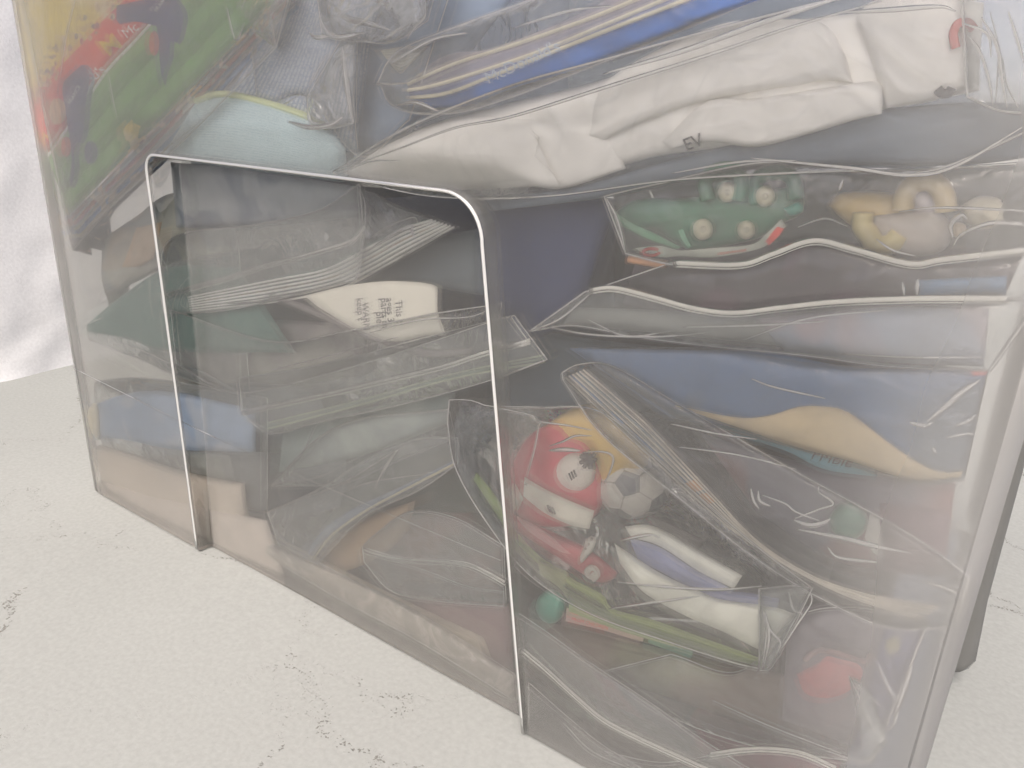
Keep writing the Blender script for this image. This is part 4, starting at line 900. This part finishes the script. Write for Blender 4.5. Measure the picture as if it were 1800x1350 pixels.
packet('dark packet edge under the left zip bag booklets', [(640, 420), (740, 420), (850, 400)], [(620, 500), (720, 500), (850, 520)], 36, 8, paper((.12, .14, .15), mott=.25), 2, 2, 77)
# white leaflet with a printed warning
lw = tag(loft('leaflet', [(535, 520), (610, 502), (690, 494), (766, 502), (762, 530)], [(560, 540), (620, 575), (690, 600), (750, 590), (785, 590)], 14, .6, paper((.60, .59, .535), mott=.06), None, 30, 12, 1, 1, 78), 'cream leaflet printed with a small parts warning, centre left', 'leaflet')
LX = (.06, 1.0)
TXTM = paper((.10, .10, .11), mott=.05, bump=0)
for (s, u, v, sz) in (('This t', 698, 528, 11), ('ages 3', 682, 524, 11), ('parts m', 672, 524, 11), ('pie', 664, 548, 11), ('WARN', 640, 532, 10), ('keep t', 630, 524, 10)):
    lettering(s, (u - 3, v), LX, sz * 1.1, 12.0, TXTM, lw, bold=.02)
tag(tube('dark_strap', [(475, 520), (520, 535), (580, 560), (650, 590), (740, 620), (830, 618)], 15, .0022, paper((.18, .17, .17), mott=.2), None, 6, .5), 'thin dark strap crossing in front of the cream leaflet', 'strap')
bag('clear bag over the cream leaflet with a pointed right tip', [(300, 545), (480, 600), (620, 580), (760, 552), (882, 534)], [(310, 640), (420, 690), (600, 650), (760, 600), (878, 560)], 12, 2, 1.2, 79, crease_glints=[(.0005, [(650, 585), (740, 562), (830, 556), (882, 530)]), (.0005, [(480, 650), (600, 620), (700, 592)]), (.0005, [(310, 640), (360, 655), (420, 690)])], mat=FILM_SOFT, nu=80)
for k in range(3):
    tag(loft('card', [(470, 742 + 5 * k), (640, 700 + 4 * k), (800, 655 + 4 * k), (958, 622 + 6 * k)], [(472, 745 + 5 * k), (640, 703 + 4 * k), (800, 658 + 4 * k), (958, 626 + 6 * k)], 16 + k, 18, paper(((.28, .32, .24), (.17, .22, .18), (.34, .38, .28))[k], mott=.2), None, 40, 3), ('top pale green card edge in the long zip bag', 'middle dark green card edge in the long zip bag', 'lowest pale green card edge in the long zip bag')[k], 'card', 'green cards in the long zip bag')
bag('long clear zip bag crossing the sunken panel, middle', [(420, 664), (520, 650), (640, 622), (780, 585), (896, 556), (908, 560)], [(428, 732), (478, 762), (560, 742), (700, 712), (850, 672), (962, 632)], 12.3, 1.2, .8, 80, zips=[[(426, 726), (500, 710), (600, 688), (700, 664), (780, 645), (850, 622), (932, 600)]], crease_glints=[(.0006, [(420, 665), (424, 700), (428, 728), (478, 760)]), (.0005, [(898, 556), (915, 580), (932, 604)])], mat=FILM_MILK, zdep=11.3, nu=90)
packet('grey-green crumpled packet under the long zip bag', [(500, 745), (640, 715), (800, 690)], [(490, 830), (640, 800), (800, 740)], 28, 6, paper((.17, .20, .195), mott=.25, other=(.27, .30, .28), oscale=26), 4, 5, 81)
packet('dark green-black packet left of the red toy bag', [(640, 830), (740, 790), (880, 760)], [(560, 930), (720, 960), (890, 980)], 44, 8, paper((.065, .075, .066), mott=.2), 4, 4, 82)
bag('crumpled clear bag fanning out under the long zip bag', [(480, 850), (560, 770), (640, 735), (790, 720)], [(478, 855), (600, 850), (700, 810), (800, 770)], 16, 2, 2.2, 83, crease_glints=[(.0005, [(480, 850), (560, 838), (640, 800)]), (.0004, [(560, 740), (530, 800), (500, 830)])], mat=FILM_MILK)
tag(loft('booklet', [(528, 998), (560, 940), (620, 895), (700, 858), (800, 808)], [(536, 1000), (575, 945), (632, 905), (706, 868), (800, 815)], 20, 12, paper((.12, .15, .20), mott=.15), None, 40, 4), 'thin navy booklet bent in a curve, lower left', 'booklet')
tag(tube('paper_strip', [(540, 1000), (580, 945), (640, 900), (710, 862), (800, 815)], 18, .0008, paper((.50, .46, .34), mott=.15), None, 5), 'cream paper strip following the bent navy booklet', 'paper strip')
packet('brown packet inside the curve of the navy booklet', [(545, 1000), (590, 948), (650, 908), (730, 880)], [(560, 1010), (620, 1000), (680, 970), (720, 930)], 26, 6, paper((.24, .19, .14), mott=.2), 2, 2, 84)
bag('clear bag over the bent navy booklet, lower left', [(470, 900), (560, 860), (660, 800), (740, 770), (805, 770)], [(500, 985), (540, 1005), (640, 910), (740, 860), (805, 815)], 14, 2, 2, 85, crease_glints=[(.0005, [(480, 895), (600, 850), (700, 790)]), (.0008, [(660, 860), (680, 820), (700, 790)]), (.0004, [(560, 890), (640, 850), (760, 830)])], mat=FILM_MILK)
packet('dark toy-like packet between the bent booklet and panel edge', [(660, 940), (740, 900), (880, 900)], [(640, 1000), (760, 1020), (890, 1030)], 40, 8, paper((.09, .088, .08), mott=.2, other=(.14, .1, .09), oscale=24), 4, 3, 86)
bag('clear zip bag in the lower middle of the sunken panel', [(637, 962), (660, 940), (720, 900), (800, 910), (886, 960)], [(640, 988), (690, 1040), (780, 1058), (890, 1066)], 14, 2, 1.4, 87, zips=[[(640, 966), (700, 982), (760, 986), (820, 992), (860, 1010), (888, 1026)]], crease_glints=[(.0005, [(660, 980), (740, 1000), (820, 1030), (886, 1040)])], mat=FILM_MILK, zdep=12)
packet('muted plum packet low beside the panel edge', [(660, 1062), (760, 1052), (895, 1062)], [(720, 1100), (820, 1170), (905, 1200)], 26, 8, paper((.17, .125, .125), mott=.2), 2, 2, 88)
packet('greenish grey card at the bottom of the sunken panel', [(400, 900), (560, 980), (680, 1040), (850, 1120)], [(400, 950), (560, 1040), (720, 1130), (890, 1220)], 22, 6, paper((.42, .39, .33), mott=.2), 2, 2, 89)
bag('crumpled cream film along the tub floor, lower left', [(400, 890), (470, 950), (600, 1010), (740, 1080), (905, 1185)], [(380, 935), (480, 985), (600, 1055), (740, 1130), (910, 1235)], 13, 1.5, 5, 90, crease_glints=[(.0005, [(470, 940), (600, 1010), (720, 1075), (800, 1130), (900, 1200)]), (.0007, [(560, 1010), (640, 1050), (700, 1090)])], mat=film(veil=.36, edge=.5, tint=(.86, .82, .74), streak=.2), nu=110, nv=24)

# ---- bottom right
packet('brown packet under the lime card, bottom centre', [(925, 1085), (1080, 1120), (1250, 1160), (1400, 1190)], [(930, 1180), (1080, 1240), (1280, 1300), (1420, 1330)], 36, 10, paper((.17, .14, .12), mott=.25, other=(.22, .22, .16), oscale=18), 3, 4, 91)
packet('navy packet with red and green print at the bottom', [(1040, 1180), (1160, 1220), (1300, 1270), (1480, 1340)], [(1080, 1240), (1200, 1300), (1300, 1360), (1440, 1420)], 28, 6, paper((.06, .055, .075), mott=.3, other=(.15, .06, .08), oscale=22, oth=(.5, .56)), 2, 2, 92)
packet('dark grey packet at the very bottom', [(1040, 1250), (1140, 1290), (1300, 1380)], [(1060, 1330), (1160, 1390), (1300, 1460)], 24, 6, paper((.085, .08, .075), mott=.2), 2, 2, 93)
packet('grey-green packet at the bottom beside the panel edge', [(925, 1190), (980, 1220), (1060, 1270)], [(935, 1270), (990, 1310), (1060, 1370)], 30, 6, paper((.17, .19, .165), mott=.3, other=(.08, .1, .1), oscale=40), 2, 2, 94)
rp = packet('purple-grey packet with a red toy showing, lower right', [(1385, 1085), (1440, 1060), (1520, 1075), (1622, 1095)], [(1375, 1265), (1440, 1290), (1500, 1310), (1545, 1320)], 20, 8, paper((.17, .155, .175), mott=.2), 2, 2, 95)
loft('navy_margin', [(1560, 1085), (1590, 1090), (1625, 1096)], [(1500, 1310), (1522, 1315), (1546, 1320)], 16.6, 1, paper((.11, .11, .19), mott=.15), rp, 10, 20, 1)
dome('red_toy', [(1395, 1185), (1430, 1160), (1450, 1145), (1480, 1150), (1520, 1160), (1530, 1185), (1510, 1220), (1460, 1235), (1410, 1225)], 19.5, 4, plastic((.38, .11, .115), .5, .05), rp, 5, .4)
tube('pale_rim', [(1415, 1160), (1432, 1146), (1450, 1142), (1480, 1150), (1520, 1162), (1532, 1150)], 14, .0012, paper((.30, .22, .22)), rp, 5)
for k, (s, u, v) in enumerate((('YOUR TOY', 1445, 1102), ('collect them all', 1425, 1118), ('with every meal', 1418, 1132))):
    lettering(s, (u, v), (.98, .16), 9, 14.5, paper((.10, .09, .11), bump=0), rp)
dome('yellow_print', [(1555, 1125), (1580, 1118), (1582, 1142), (1560, 1150)], 16, 1.2, paper((.30, .28, .2)), rp, 3)
bag('clear bag round the purple-grey packet with a folded corner', [(1180, 1150), (1300, 1180), (1400, 1085), (1500, 1068), (1632, 1090)], [(1060, 1180), (1180, 1260), (1320, 1310), (1440, 1330), (1532, 1340)], 10, 3, 3, 96,
    crease_glints=[(.0007, [(1492, 1188), (1515, 1235), (1540, 1290), (1560, 1302)]), (.0005, [(1502, 1200), (1530, 1225), (1560, 1250)]), (.0007, [(1543, 1165), (1560, 1205), (1580, 1235)]), (.0009, [(1604, 1170), (1590, 1210), (1570, 1265)]), (.0005, [(1540, 1290), (1570, 1275), (1580, 1240)]), (.0006, [(1452, 1320), (1522, 1338), (1558, 1302)]), (.0004, [(1250, 1230), (1350, 1275), (1480, 1325)])], nu=100, nv=36)
tag(loft('film_flap', [(1492, 1188), (1510, 1195), (1530, 1215)], [(1520, 1338), (1540, 1325), (1560, 1302)], 6, .4, FILM_MILK, None, 14, 14, .5, 1, 97), 'folded triangular film flap at the lower right bag corner', 'film flap')
bag('smooth folded clear bag sweeping down from the panel edge', [(908, 1075), (960, 1110), (1030, 1160), (1150, 1240), (1250, 1310), (1400, 1400)], [(915, 1140), (960, 1180), (1030, 1240), (1120, 1300), (1250, 1360), (1330, 1410)], 7, 2, 1.5, 98, zips=[[(918, 1142), (960, 1178), (1010, 1224), (1060, 1266), (1120, 1298), (1190, 1330), (1260, 1362)]], mat=FILM_MILK, stretch=6)
bag('clear zip bag arching at the bottom edge', [(1060, 1320), (1160, 1340), (1250, 1328), (1330, 1318), (1420, 1328), (1500, 1370)], [(1060, 1400), (1200, 1420), (1300, 1430), (1480, 1430)], 9, 2, 2, 99, zips=[[(1245, 1328), (1300, 1320), (1350, 1318), (1410, 1326), (1470, 1352)]], mat=FILM_SOFT)
bag('thin clear bag with an edge line at the bottom centre', [(930, 1200), (1000, 1262), (1060, 1310), (1130, 1352)], [(930, 1290), (1000, 1330), (1060, 1380), (1120, 1420)], 8, 1.5, 2, 100, crease_glints=[(.0006, [(990, 1270), (1040, 1320), (1110, 1352)])], mat=FILM_SOFT)
